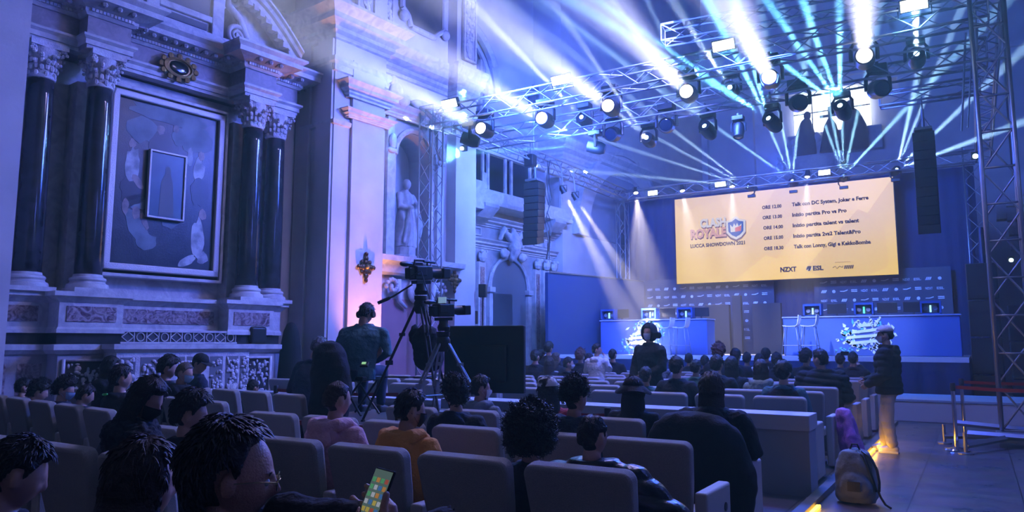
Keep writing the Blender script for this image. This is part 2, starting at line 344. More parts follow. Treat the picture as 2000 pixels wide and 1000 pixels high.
# thermal window with mullions above the chapel
wr = thing('window_1', wp(11.6, -2.3, 8.9), None, None); wr['kind'] = 'structure'
s0, s1, z0, z1 = 9.75, 12.9, 8.75, 10.9
b = MB(); n_ = 20; gp = [(s1, z0), (s0, z0)]+[((s0+s1)/2-(s1-s0)/2*cos(pi*k/n_), z1-1.0+1.1*sin(pi*k/n_)) for k in range(n_+1)]
b.prism(gp, -2.36, -2.33, lambda u, v, t_: wp(u, t_, v)); o = b.build('glass', mat('dusk_glass', (.01, .03, .12), .1, n2=(.02, .05, .2), scale=2), wr)
b = MB()
for k in range(5): s = s0+(s1-s0)*(k+.5)/5; wbox(b, s-.05, s+.05, -2.33, -2.2, z0, z1-.1)
wbox(b, s0, s1, -2.33, -2.24, z0+1.0, z0+1.07); b.build('mullion', STONE, wr)
b = MB()
for k in range(20):
    a0, a1 = pi*k/20, pi*(k+1)/20; c = (s0+s1)/2
    for rr, th in ((2.15, .16), (1.72, .09)): b.tube([wp(c-rr*cos(a0), -2.2, 9.7+rr*1.05*sin(a0)), wp(c-rr*cos(a1), -2.2, 9.7+rr*1.05*sin(a1))], th, 6)
struct(b.build('trim_11', STONE)); b = MB(); b.lathe([(0, 0), (.42, 0), (.42, .06), (.34, .06), (.30, .03), (0, .03)], M=Matrix.Translation(wp(11.3, -2.3, 11.1)) @ Matrix.Rotation(R(90), 4, 'Y')); struct(b.build('trim_12', STONE, smooth=40))
b = MB(); 
for c, w_, d_ in ((7.75, 2.2, .1),): pass
# ------------------------------------------------ niche statue, consoles, wall crosses
st = thing('niche_statue', wp(NC, -.3, NB), 'pale robed saint statue standing in the arched wall niche behind the lattice tower', 'statue')
b = MB(); wm = Matrix((tuple(WU)+(0,), tuple(WN)+(0,), (0, 0, 1, 0), (0, 0, 0, 1))).transposed(); wm.translation = wp(NC, -.28, NB)
b2 = MB(); b2.rings([(0, 0, 0, .34, .30), (0, 0, .12, .34, .3), (0, 0, .16, .27, .25), (0, 0, .34, .27, .25)], 16); b2.v = [wm @ p for p in b2.v]; b2.build('pedestal', STONE, st)
b = MB(); b.rings([(0, 0, .34, .30, .24), (.02, 0, .9, .27, .22), (.0, 0, 1.25, .23, .18), (0, -.02, 1.5, .25, .17), (0, -.03, 1.68, .20, .14), (0, -.02, 1.76, .08, .08)], 20)
b.ell((.03, 0, 1.92), (.10, .12, .14)); b.limb([(-.22, 0, 1.62), (-.30, .10, 1.32), (-.05, .26, 1.30)], [.09, .08, .06]); b.limb([(.22, 0, 1.62), (.28, .12, 1.35), (.10, .26, 1.42)], [.09, .08, .06])
b.limb([(.25, .1, 1.35), (.3, .12, .9), (.26, .1, .5)], [.09, .13, .12]); b.limb([(-.1, .22, 1.25), (-.12, .22, .8), (-.18, .18, .45)], [.05, .07, .08])
me = remesh(b, .022, 2, lambda p, n_: p + n_*(.018*sin(p.x*46+sin(p.z*5)*3)*max(0, min(1, (1.5-p.z)*2))))
me.transform(wm); me.transform(Matrix.Translation(-st.location)); mesh_obj('figure', me, STONE, st)
b = MB()
for sg in (-1, 1):
    wbox(b, NC+sg*.86-.12, NC+sg*.86+.12, 0, .10, NB-.1, 6.9); b.ell(wp(NC+sg*.86, .14, 6.3), (.08, .12, .2)); b.ell(wp(NC+sg*.86, .12, 6.1), (.07, .15, .08))
for k in range(16):
    a0, a1 = pi*k/16, pi*(k+1)/16; b.tube([wp(NC+.70*cos(a0), .05, NH+.70*sin(a0)), wp(NC+.70*cos(a1), .05, NH+.70*sin(a1))], .07, 6)
struct(b.build('trim_13', STONE))
mould('trim_14', cz(CORN, 6.9, .5, .45), [(NC-1.15, 0), (NC-1.15, .12), (NC+1.05, .12), (NC+1.05, 0)])
b = MB(); b.ell(wp(NC-.9, .25, 7.45), (.16, .2, .26)); b.ell(wp(NC-.75, .3, 7.3), (.14, .25, .16)); b.ell(wp(NC-1.0, .25, 7.72), (.1, .11, .13)); b.ell(wp(NC+.2, .12, 7.4), (.12, .5, .15)); struct(b.build('trim_15', CARVE, smooth=True))
mould('trim_16', [(0, NB-.42), (.1, NB-.36), (.18, NB-.2), (.34, NB-.12), (.36, NB), (0, NB)], [(NC-1.15, 0), (NC-1.15, .14), (NC+1.05, .14), (NC+1.05, 0)])
b = MB()
for sg in (-1, 1):
    for k in range(14):
        a = k*.5; r = .20-.012*k; b.ell(wp(NC+sg*.8+r*cos(a)*sg, .16, NB-.68+r*sin(a)), .055, 8, 5)
    b.tube([wp(NC+sg*.62, .14, NB-.5), wp(NC+sg*.55, .12, NB-1.0), wp(NC+sg*.3, .1, NB-1.15)], [.08, .06, .04], 8)
b.ell(wp(NC, .12, NB-.75), (.1, .3, .3)); struct(b.build('trim_17', CARVE, smooth=True))
b = MB(); wbox(b, 5.75, 8.48, 0, .015, 0.4, 2.6); struct(b.build('trim_18', mat('rose_marble', (.42, .22, .26), .5, n2=(.34, .17, .22), scale=3)))
def wall_cross(px, py, t, label):
    s, z = atW(px, py, t); root = thing('wall_cross', wp(s, t, z-.3), label, 'cross'); b = MB()
    for k in range(4):
        a = k*pi/2; L = .30 if k % 2 else .22
        for q in range(3): b.ell(wp(s+cos(a)*L*(.3+.32*q), t+.04, z+sin(a)*L*(.3+.32*q)), (.035, .075-.012*q, .075-.012*q), 10, 6)
    for k in range(4): a = pi/4+k*pi/2; b.ell(wp(s+cos(a)*.15, t+.03, z+sin(a)*.15), (.03, .05, .05), 8, 5)
    b.build('cross', mat('bronze_dark', (.10, .05, .025), .35, .8), root, smooth=True)
    b = MB(); b.lathe([(0, 0), (.05, 0), (.05, .05), (.02, .09), (0, .1)], M=Matrix.Translation(wp(s, t+.03, z)) @ Matrix.Rotation(R(90), 4, 'Y')); b.build('boss', GOLD, root, smooth=True)
wall_cross(713, 522, .72, 'dark metal flower cross on the orange-lit face of the big pier'); wall_cross(886, 547, .32, 'dark metal flower cross on the bluish pier right of the lattice tower')
# warm uplight at the foot of the pier
ur = thing('floor_uplight', wp(5.3, 1.05, 0), 'small warm uplight at the foot of the big pier', 'lamp'); b = MB(); b.box(wp(5.3, 1.05, .1), (.25, .18, .2), -WA); b.build('housing', BLACK, ur)
b = MB(); b.box(wp(5.3, 1.05, .21), (.18, .12, .02), -WA); b.build('lens', mat('warm_lens', (1, .5, .2), emit=(1, .35, .08), es=4), ur)
lamp('SPOT', 'uplight', wp(5.25, 1.35, .3), WN*-.26+V((0, 0, 1)), 1500, (1, .40, .14), spot_size=R(56), spot_blend=1, shadow_soft_size=.05).visible_volume_scatter = False
lamp('SPOT', 'uplight', wp(5.1, 1.6, .3), WN*-.05+V((0, 0, 1)), 3500, (1, .42, .20), spot_size=R(26), spot_blend=1, shadow_soft_size=.05).visible_volume_scatter = False
# ------------------------------------------------ chapel beyond: balcony, doorway arch
FT = -1.5; b = MB(); wbox(b, 9.4, 15.8, -2.4, FT, 0, 5.9); struct(b.build('trim_19', STONE_D))
mould('trim_20', cz(CORN, 4.42, .5, .42), [(9.35, FT), (15.7, FT)]); mould('trim_21', cz(CORN, 5.10, .8, .4), [(9.35, FT), (15.7, FT)])
b = MB(); dc = 13.1; dw = 1.0
for k in range(20):
    a0, a1 = pi*k/20, pi*(k+1)/20; b.tube([wp(dc+dw*cos(a0), FT+.05, 3.25+dw*sin(a0)), wp(dc+dw*cos(a1), FT+.05, 3.25+dw*sin(a1))], .07, 6)
for sg in (-1, 1):
    wbox(b, dc+sg*dw-.08, dc+sg*dw+.08, FT, FT+.12, 0, 3.15); wbox(b, dc+sg*dw-.13, dc+sg*dw+.13, FT, FT+.18, 3.12, 3.27)
for q in (10.4, 11.05, 11.65, 14.55, 15.05, 15.5):
    wbox(b, q-.17, q+.17, FT, FT+.13, .4, 4.0); b.ell(wp(q, FT+.14, 4.18), (.12, .2, .2), 8, 5); b.ell(wp(q-.12, FT+.2, 4.3), (.06, .07, .07), 6, 4); b.ell(wp(q+.12, FT+.2, 4.3), (.06, .07, .07), 6, 4)
for q in (10.5, 11.5, 14.7, 15.3):
    for a0, a1, c0, c1 in ((-.22, .22, 4.80, 4.84), (-.22, .22, 5.02, 5.06), (-.22, -.18, 4.80, 5.06), (.18, .22, 4.80, 5.06)): wbox(b, q+a0, q+a1, FT, FT+.04, c0, c1)
struct(b.build('trim_22', STONE))
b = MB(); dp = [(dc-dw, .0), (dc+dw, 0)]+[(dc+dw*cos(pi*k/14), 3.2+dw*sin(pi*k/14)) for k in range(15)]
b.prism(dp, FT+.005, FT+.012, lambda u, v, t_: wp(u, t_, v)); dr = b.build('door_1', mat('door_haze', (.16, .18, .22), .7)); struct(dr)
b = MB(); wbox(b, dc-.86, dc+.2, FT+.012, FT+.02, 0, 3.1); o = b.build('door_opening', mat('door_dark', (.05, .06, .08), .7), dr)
b = MB()
for q in (10.4, 11.05, 11.65, 14.55, 15.05, 15.5): wbox(b, q-.10, q+.10, FT+.13, FT+.14, .6, 3.85)
struct(b.build('trim_23', REDM))
br_ = thing('organ_balcony', wp(12.5, -1.2, 5.5), 'pale stone organ balcony with curved brackets above the chapel doorway', 'balcony')
b = MB(); wbox(b, 9.9, 15.8, -2.3, -.75, 5.62, 5.75); wbox(b, 9.9, 10.95, -2.3, -.72, 5.42, 6.25); wbox(b, 10.95, 15.8, -2.3, -.85, 5.75, 6.1); b.build('parapet', STONE, br_, bevel=.03)
for s_ in (11.25, 14.9):
    b = MB(); b.prism([(0, 0), (.80, .0), (.82, -.10), (.70, -.22), (.5, -.38), (.25, -.46), (0, -.48)], s_-.30, s_+.35, lambda u, v, q: wp(q, FT+u, 5.64+v)); b.build('bracket', STONE_D, br_)
b = MB()
for s_ in (10.3, 11.1, 11.35, 12.2, 12.5, 13.5, 14.4, 15.3): wbox(b, s_, s_+.08, -1.0, -.93, 6.1, 7.3)
wbox(b, 9.9, 15.8, -1.05, -.88, 7.2, 7.4); wbox(b, 11.1, 11.4, -1.0, -.95, 6.1, 6.6); b.build('posts', STONE, br_)
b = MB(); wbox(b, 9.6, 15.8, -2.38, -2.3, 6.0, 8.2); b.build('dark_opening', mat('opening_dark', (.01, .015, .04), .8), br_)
an = thing('angel_relief', wp(13.1, FT+.2, 4.3), 'carved winged figure over the chapel doorway behind the left line array', 'relief'); mb = MB()
mb.ell((0, 0, .75), (.12, .13, .15)); mb.limb([(0, 0, .6), (.02, .02, .2), (-.05, 0, -.05)], [.2, .22, .14]); mb.limb([(.15, 0, .5), (.45, .0, .75), (.6, 0, .5)], [.1, .12, .06]); mb.limb([(-.15, 0, .5), (-.5, 0, .8), (-.7, 0, .45)], [.1, .12, .06]); mb.limb([(.1, .1, .5), (.3, .15, .3), (.5, .1, .45)], [.07, .06, .04]); mb.ell((.5, 0, .0), (.2, .1, .15)); mb.ell((-.45, 0, .05), (.22, .1, .16))
me = remesh(mb, .03, 2, lambda p, n_: p+n_*noise.noise(p*9)*.03); wm2 = Matrix((tuple(WU)+(0,), tuple(WN)+(0,), (0, 0, 1, 0), (0, 0, 0, 1))).transposed(); me.transform(wm2); mesh_obj('figure', me, CARVE, an)
# arch in relief on the wall past the chapel; inner face darkened as recess shade
for nm_, ra, rb, t0, t1, mt_ in (('trim_24', 2.75, 3.45, -1.2, -1.0, PLASTER), ('trim_35', 3.45, 3.6, -1.2, -.92, STONE), ('trim_36', 0.0, 2.75, -1.2, -1.17, mat('arch_shade', (.30, .30, .38), .85))):
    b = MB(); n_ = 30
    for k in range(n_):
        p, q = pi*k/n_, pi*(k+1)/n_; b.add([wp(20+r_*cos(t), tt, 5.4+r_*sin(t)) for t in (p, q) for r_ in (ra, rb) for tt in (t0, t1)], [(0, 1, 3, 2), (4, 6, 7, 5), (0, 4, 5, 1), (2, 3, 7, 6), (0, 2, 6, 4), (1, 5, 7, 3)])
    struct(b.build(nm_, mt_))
b = MB()
for k in range(9): wbox(b, 17.0+.3*k, 17.15+.3*k, -1.2, -1.05, 9.35, 9.55)
wbox(b, 16.6, 20, -1.2, -1.08, 9.2, 9.3); struct(b.build('trim_37', STONE))
# end wall: apse arch, window, cartouche, pilasters
BY = 35.2
def arcband(name, cx, z, r0, r1, y0, y1, mt, a0=0, a1=pi, n=28, kz=1.0):
    b = MB()
    for k in range(n):
        p, q = a0+(a1-a0)*k/n, a0+(a1-a0)*(k+1)/n
        b.add([(cx+r*cos(t), y, z+r*sin(t)*kz) for t in (p, q) for r in (r0, r1) for y in (y0, y1)], [(0, 1, 3, 2), (4, 6, 7, 5), (0, 4, 5, 1), (2, 3, 7, 6), (0, 2, 6, 4), (1, 5, 7, 3)])
    return struct(b.build(name, mt))
c = onY(1208, 372, 34.6)
arcband('trim_25', c.x, c.z-.5, 2.0, 2.75, 34.4, 35.2, PLASTER); arcband('trim_26', c.x, c.z-.5, 2.75, 2.9, 34.3, 35.2, STONE)
b = MB(); b.bb((c.x-2.85, 34.4, 0), (c.x-2.0, 35.2, c.z-.5)); b.bb((c.x+2.0, 34.4, 0), (c.x+2.85, 35.2, c.z-.5)); struct(b.build('trim_27', PLASTER))
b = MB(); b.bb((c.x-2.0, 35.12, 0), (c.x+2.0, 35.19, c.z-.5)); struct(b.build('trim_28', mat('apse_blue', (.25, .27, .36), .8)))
b = MB()
for x0, x1 in ((-11.3, -10.5), (-9.0, -8.3), (-2.2, -1.5), (.6, 1.6), (3.0, 4.0)): b.bb((x0, 34.85, 0), (x1, 35.2, 16))
b.bb((-18, 34.7, 12.9), (6.4, 35.2, 13.3)); b.bb((-18, 34.5, 13.3), (6.4, 35.2, 13.5)); struct(b.build('trim_29', PLASTER))
arcband('trim_30', -6.5, 12.2, 4.4, 5.1, 34.5, 35.2, PLASTER, n=36)
wr = thing('window_2', (-4.75, 34.9, 10.6), None, None); wr['kind'] = 'structure'
wx0, wx1 = onY(1550, 210, 34.9).x, onY(1700, 210, 34.9).x; wz0, wz1 = onY(1625, 262, 34.9).z, onY(1625, 168, 34.9).z
b = MB(); b.bb((wx0, 34.9, wz0+.2), (wx1, 34.95, wz1-.35)); gp = [(wx0+.25, wz1-.4), (wx1-.35, wz1-.4), (wx1-.5, wz1-.15), ((wx0+wx1)/2+.5, wz1), ((wx0+wx1)/2-.4, wz1-.08), (wx0+.4, wz1-.2)]
b.prism(gp, 34.9, 34.95, lambda u, v, q: V((u, q, v))); b.build('bright_pane', mat('daylit_pane', (.9, .95, 1), emit=(.75, .88, 1), es=6), wr)
b = MB()
for k in range(1, 4): x = wx0+(wx1-wx0)*k/4; b.bb((x-.02, 34.85, wz0), (x+.02, 34.9, wz1))
b.bb((wx0, 34.85, (wz0+wz1)/2-.02), (wx1, 34.9, (wz0+wz1)/2+.02)); b.build('muntin', SHADE, wr)
b = MB(); b.bb((wx0-.3, 34.7, wz0-.9), (wx1+.4, 35.1, wz0+.1)); struct(b.build('trim_31', STONE_D))
ag = thing('altar_cross', (( wx0+wx1)/2, 34.3, wz0-.9), 'cross with kneeling figures, coloured dark as silhouettes before the bright high window', 'sculpture'); mx_ = (wx0+wx1)/2
b = MB(); b.bb((mx_-.06, 34.3, wz0-.9), (mx_+.06, 34.4, wz1-1.1)); b.bb((mx_-.4, 34.3, wz1-1.55), (mx_+.4, 34.4, wz1-1.45)); b.rings([(mx_, 34.4, wz0-.9, .5, .3), (mx_, 34.4, wz0+.3, .25, .2), (mx_, 34.4, wz0+.6, .08, .08)], 10); b.build('cross', SHADE, ag)
b = MB()
for sg, k in ((-1, .8), (1, 1.0)):
    x = mx_+sg*1.05*(1 if sg < 0 else .9); b.rings([(x, 34.4, wz0-.9, .55*k, .3), (x, 34.4, wz0+.1*k, .5*k, .3), (x-sg*.05, 34.4, wz0+.75*k, .28*k, .2), (x-sg*.1, 34.4, wz0+.95*k, .1, .1)], 12); b.ell((x-sg*.12, 34.4, wz0+1.08*k), (.16, .16, .2))
b.build('figures', SHADE, ag, smooth=True)  # backlit silhouette put into the near-black colour
cc = onY(1580, 310, 34.6); b = MB(); b.rings([(cc.x, 34.9, cc.z-1.2, .2, .2), (cc.x, 34.8, cc.z-.6, 1.1, .3), (cc.x, 34.8, cc.z+.2, 1.2, .3), (cc.x, 34.8, cc.z+.8, .8, .3), (cc.x, 34.9, cc.z+1.2, .3, .2)], 14)
rn = random.Random(5)
for k in range(26): a = rn.uniform(0, 2*pi); b.ell((cc.x+1.25*cos(a), 34.6, cc.z+.95*sin(a)), rn.uniform(.12, .28), 7, 5)
struct(b.build('trim_32', STONE, smooth=True))
# distant pale vault behind the right tower
b = MB()
for k in range(5): b.bb((1.2, 30+.3*k, 4.2+.55*k), (4.5, 30.6+.3*k, 4.5+.55*k))
struct(b.build('trim_33', STONE)); arcband('trim_34', 3.0, 6.0, 1.5, 2.1, 31.5, 32.2, PLASTER, n=20)
# ================================================================ ALTARPIECE
ALT = thing('altarpiece', wp(1.37, 0, 0), 'large carved marble altarpiece with four dark columns against the left wall', 'altarpiece')
BASEP = lambda o: [(-1.75, -.8), (-1.75, -.1+o), (-.55, -.1+o), (-.55, .28+o), (.42, .28+o), (.42, -.05+o), (2.33, -.05+o), (2.33, .28+o), (3.3, .28+o), (3.3, -.1+o), (3.72, -.1+o), (3.72, -.8)]
def solid(mb, path, z0, z1):   # filled plan shape extruded
    mb.prism(path, z0, z1, lambda a, t, z: wp(a, t, z))
b = MB(); solid(b, BASEP(0), 0, 1.40); b.build('plinth', STONE_D, ALT)
b = MB(); b.sweep([(-.05, 1.38), (.04, 1.40), (.10, 1.46), (.10, 1.54), (-.05, 1.55)], BASEP(0), wfn); b.build('ledge', STONE, ALT)
b = MB(); solid(b, BASEP(-.08), 1.55, 1.74); b.build('dark_band', BLACKM, ALT)
b = MB(); solid(b, BASEP(-.06), 1.72, 2.22); b.build('pedestal_course', STONE, ALT)
b = MB(); b.sweep([(-.08, 1.72), (.03, 1.72), (.03, 1.78), (-.02, 1.84), (-.08, 1.85)], BASEP(-.06), wfn); b.sweep([(-.1, 2.18), (0, 2.19), (.08, 2.27), (.12, 2.29), (.12, 2.36), (-.1, 2.37)], BASEP(-.06), wfn); b.build('moulding', STONE, ALT)
b = MB(); solid(b, BASEP(-.06), 2.3, 2.36); b.build('shelf', STONE, ALT)
b = MB()
for s0, s1, t in ((-.44, .31, .22), (.52, 2.23, -.11), (2.44, 3.2, .22), (-1.5, -.7, -.16)): wbox(b, s0, s1, t, t+.015, 1.9, 2.14)
for s0, s1, t in ((-1.55, -1.1, -.1), (-.95, -.62, -.1)): wbox(b, s0, s1, t, t+.01, .3, 1.25)
b.build_each('marble_inlay', REDM, ALT)
rn = random.Random(11)
b = MB()
for s0, s1 in ((-.45, .33), (2.45, 3.18)):
    for k in range(130): b.ell(wp(rn.uniform(s0+.03, s1-.03), .295, rn.uniform(.46, 1.24)), (.022, rn.uniform(.012, .042), rn.uniform(.012, .05)), 6, 4)
    for a0, a1, c0, c1 in ((s0-.04, s0, .38, 1.32), (s1, s1+.04, .38, 1.32), (s0, s1, .38, .42), (s0, s1, 1.28, 1.32)): wbox(b, a0, a1, .28, .33, c0, c1)
b.build('base_carving', CARVE, ALT, smooth=True)
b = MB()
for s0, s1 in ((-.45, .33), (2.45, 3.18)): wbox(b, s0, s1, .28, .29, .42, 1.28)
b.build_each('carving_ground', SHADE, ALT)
# back slab and pilasters behind the columns
b = MB(); wbox(b, -1.5, 4.0, -.8, -.62, 2.36, 6.3)
for s_ in (-.85, -.07, 2.82, 3.55): wbox(b, s_-.24, s_+.24, -.62, -.30 if s_ in (-.07, 2.82) else -.52, 2.36, 5.9)
b.build('back_slab', STONE, ALT)
def acanthus(mb, c, r, h, fn):
    for tier, (zz, rr, hh) in enumerate(((0, r*.98, h*.48), (h*.22, r*1.05, h*.50))):
        for k in range(8):
            a = 2*pi*(k+tier*.5)/8
            for q in range(4):
                f = q/3; rad = rr*(1+.05*f+.42*f**3); z = zz+hh*(math.sin(f*pi*.55)/math.sin(pi*.55)) - (0.02 if q == 3 else 0)
                mb.ell(fn(c, rad*cos(a), rad*sin(a), z), (r*.20, r*.20, h*.13) if q < 3 else (r*.16, r*.16, h*.07), 6, 4)
def capital(c_s, c_t, z, r, parent):
    b = MB(); base = wp(c_s, c_t, z); fn = lambda c, x, y, h: c+WU*x+WN*y+V((0, 0, h)); h = .52
    b.lathe([(r*.92, 0), (r*1.06, .02), (r*1.06, .06), (r*.95, .08), (r*1.0, .3), (r*1.25, .46), (r*1.3, .5)], base, 20)
    acanthus(b, base+V((0, 0, .08)), r, .42, fn)
    for k in range(4):
        a = pi/4+k*pi/2; q = fn(base, cos(a)*r*1.5, sin(a)*r*1.5, .43)
        for j in range(9): t = j*.75; rr = .075-.007*j; b.ell(q+(WU*cos(a)+WN*sin(a))*(rr*cos(t))+V((0, 0, rr*sin(t))), .03, 6, 4)
    ab = []
    for k in range(4):
        a = pi/4+k*pi/2; ab.append((c_s+cos(a)*r*2.05, c_t+sin(a)*r*2.05)); m = a+pi/4; ab.append((c_s+cos(m)*r*1.18, c_t+sin(m)*r*1.18))
    b.prism(ab, z+.50, z+.60, lambda u, v, q: wp(u, v, q)); return b.build('capital', CARVE, parent, smooth=35)
for s_, t_ in ((-.85, -.30), (-.07, .0), (2.82, .0), (3.55, -.30)):
    b = MB(); prof = [(.205*(1-.0*k)*(1-.14*max(0, (k/12-.3))**1.3), 2.62+k/12*3.14) for k in range(13)]
    b.lathe(prof, wp(s_, t_, 0), 28); sh = b.build('column', BLACKM, ALT, smooth=True)
    b = MB(); b.lathe([(.31, 2.42), (.31, 2.46), (.30, 2.50), (.27, 2.51), (.25, 2.54), (.27, 2.57), (.26, 2.60), (.22, 2.62), (.21, 2.66)], wp(s_, t_, 0), 28); wbox(b, s_-.32, s_+.32, t_-.32, t_+.32, 2.36, 2.43); b.build('column_base', STONE, sh, smooth=35)
    capital(s_, t_, 5.74, .19, sh)
ENT = lambda o: [(-1.6, -.8), (-1.6, -.08+o), (-.42, -.08+o), (-.42, .22+o), (.28, .22+o), (.28, -.32+o), (2.47, -.32+o), (2.47, .22+o), (3.17, .22+o), (3.17, -.08+o), (3.9, -.08+o), (3.9, -.8)]
b = MB(); b.sweep([(-.2, 6.32), (0, 6.32), (0, 6.38), (.03, 6.38), (.03, 6.46), (.08, 6.50), (.08, 6.54), (-.2, 6.55)], ENT(0), wfn); b.build('architrave', STONE, ALT)
b = MB(); solid(b, ENT(-.02), 6.33, 7.0); b.build('frieze', mat('frieze_grey', (.20, .18, .21), .5, n2=(.32, .28, .32), scale=5, dist=2), ALT)
b = MB(); b.sweep([(-.1, 6.86), (.03, 6.87), (.08, 6.92), (.08, 6.97), (.22, 7.02), (.36, 7.05), (.36, 7.14), (.44, 7.20), (.44, 7.24), (-.1, 7.25)], ENT(-.02), wfn); b.build('cornice', STONE, ALT)
def along(path, o, step):
    for i in range(len(path)-1):
        p, q = V(path[i]), V(path[i+1]); d = q-p; L = d.length
        if L < .2: continue
        d.normalize(); nn = V((-d.y, d.x)); n_ = max(1, int(L/step))
        for k in range(n_): yield p+d*(L*(k+.5)/n_)+nn*o, d, nn
b = MB()
for p, d, nn in along(ENT(-.02), .09, .055): b.box(wp(p.x, p.y, 6.945), (.045, .045, .05), -WA)
b.build('dentils', STONE, ALT)
b = MB()
for p, d, nn in along(ENT(-.02), .22, .19): b.box(wp(p.x, p.y, 7.03), (.10, .10, .07), -WA); b.ell(wp(p.x+nn.x*.08, p.y+nn.y*.08, 7.0), (.05, .05, .045), 6, 4)
b.build_each('modillion', STONE_D, ALT, per=2)
b = MB(); q = wp(1.37, -.27, 6.62); b.lathe([(0, 0), (.20, 0), (.23, .04), (.23, .07), (.18, .09), (.17, .05), (0, .05)], M=Matrix.Translation(q) @ Matrix.Rotation(R(90), 4, 'Y') @ Matrix.Diagonal((.8, 1.35, 1, 1)))
for k in range(12): a = k*pi/6; b.ell(q+WN*.05+WU*cos(a)*.33+V((0, 0, sin(a)*.22)), (.04, .06, .06), 6, 4)
cr = b.build('cartouche', GOLD, ALT, smooth=35); b = MB(); b.ell(q+WN*.06, (.03, .2, .13)); b.build('stone', BLACKG, cr, smooth=True)
# attic: framed panel, volutes, broken pediment beams
b = MB(); wbox(b, .62, 2.12, -.62, -.12, 7.25, 9.2)
for s0, s1, z0, z1 in ((.62, .86, 7.4, 9.1), (1.88, 2.12, 7.4, 9.1), (.86, 1.88, 7.62, 7.74)): wbox(b, s0, s1, -.14, -.04, z0, z1)
wbox(b, .5, 2.24, -.62, 0, 7.25, 7.4); b.build('attic', STONE, ALT, bevel=.015)
b = MB(); wbox(b, .9, 1.84, -.12, -.09, 7.76, 9.0); wbox(b, .95, 1.8, -.12, -.09, 7.46, 7.58); b.build_each('attic_panel', mat('grey_slate', (.10, .11, .14), .5), ALT)
def spiral(mb, s, z, sg, r0, t):
    pts = []
    for k in range(30): a = k*.42; r = r0*(1-k/34); pts.append(wp(s+sg*r*cos(a), t, z+r*sin(a)))
    mb.tube(pts, [.055*(1-k/45) for k in range(30)], 6)
b = MB()
for sg, c in ((-1, .35), (1, 2.4)):
    spiral(b, c, 7.55, sg, .22, -.05); spiral(b, c-sg*.1, 8.25, -sg, .15, -.05)
    b.tube([wp(c+sg*.2, -.05, 7.6), wp(c+sg*.05, -.05, 7.9), wp(c-sg*.2, -.05, 8.1), wp(c-sg*.2, -.05, 8.3)], [.07, .08, .07, .05], 6)
b.build_each('volute', STONE, ALT, per=3, smooth=True)
for sg, c0, c1 in ((-1, -.9, .35), (1, 3.64, 2.4)):
    b = MB(); prof = [(0, 0), (.0, .12), (.07, .14), (.10, .22), (.16, .25), (.16, .30), (-.35, .30), (-.35, 0)]
    n_ = 10
    vs = []
    for k in range(n_+1):
        f = k/n_; s_ = c0+(c1-c0)*f; z_ = 7.25+1.0*math.sin(f*pi*.42)
        for a, h in prof: vs.append(wp(s_, .28+a, z_+h*.9))
    m = len(prof); b.add(vs, [(i*m+k, i*m+(k+1) % m, (i+1)*m+(k+1) % m, (i+1)*m+k) for i in range(n_) for k in range(m)]+[tuple(range(m)), tuple(n_*m+k for k in range(m))])
    tp = [(c0+(c1-c0)*k/n_, 7.27+1.0*math.sin(k/n_*pi*.42)) for k in range(n_+1)]+[(c1, 7.25), (c0, 7.25)]
    b.prism(tp, -.55, -.05, lambda u, v, q: wp(u, q, v)); b.build('pediment', STONE, ALT)
    b = MB()
    for k in range(9): f = (k+.5)/9; b.box(wp(c0+(c1-c0)*f, .2, 7.22+1.0*math.sin(f*pi*.42)), (.16, .11, .10), -WA)
    b.build_each('bracket', STONE_D, ALT)
# painting with frame, small framed image in front of it
pa = thing('painting', wp(1.345, -.45, 2.7), 'large dark altar painting of saints and clouds in a pale moulded frame', 'painting')
CANV = mat('altar_canvas', (.006, .007, .012), .35, n2=(.035, .04, .045), scale=1.8, dist=1.2, bump=.15, bscale=40, lo=.42, hi=.7)
PS0, PS1, PZ0, PZ1 = .40, 2.29, 2.93, 5.86
b = MB(); wbox(b, PS0-.02, PS1+.02, -.42, -.38, PZ0-.02, PZ1+.02); cv = b.build('canvas', CANV, pa)
def patch(mb, pts, t): mb.prism(pts, t, t+.004, lambda u, v, q: wp(PS0+u*(PS1-PS0), q, PZ0+v*(PZ1-PZ0)))
def blob(cx, cz_, rx, rz, n=18, seed=1, k=.15, rot=0.0):
    out = []
    for i in range(n):
        a = 2*pi*i/n; r = 1+k*noise.noise(V((cos(a)*2+seed*7, sin(a)*2, seed))); x, z = rx*r*cos(a), rz*r*sin(a); out.append((cx+x*cos(rot)-z*sin(rot)*.62, cz_+x*sin(rot)*1.6+z*cos(rot)))
    return out
PAL = {'cloud': mat('paint_cloud', (.17, .22, .25), .5, n2=(.05, .08, .10), scale=3), 'white': mat('paint_white', (.5, .52, .53), .5, n2=(.16, .18, .2), scale=6), 'skin': mat('paint_flesh', (.36, .27, .25), .5, n2=(.15, .11, .11), scale=7), 'dark': mat('paint_umber', (.008, .008, .012), .4, n2=(.02, .02, .03), scale=5)}
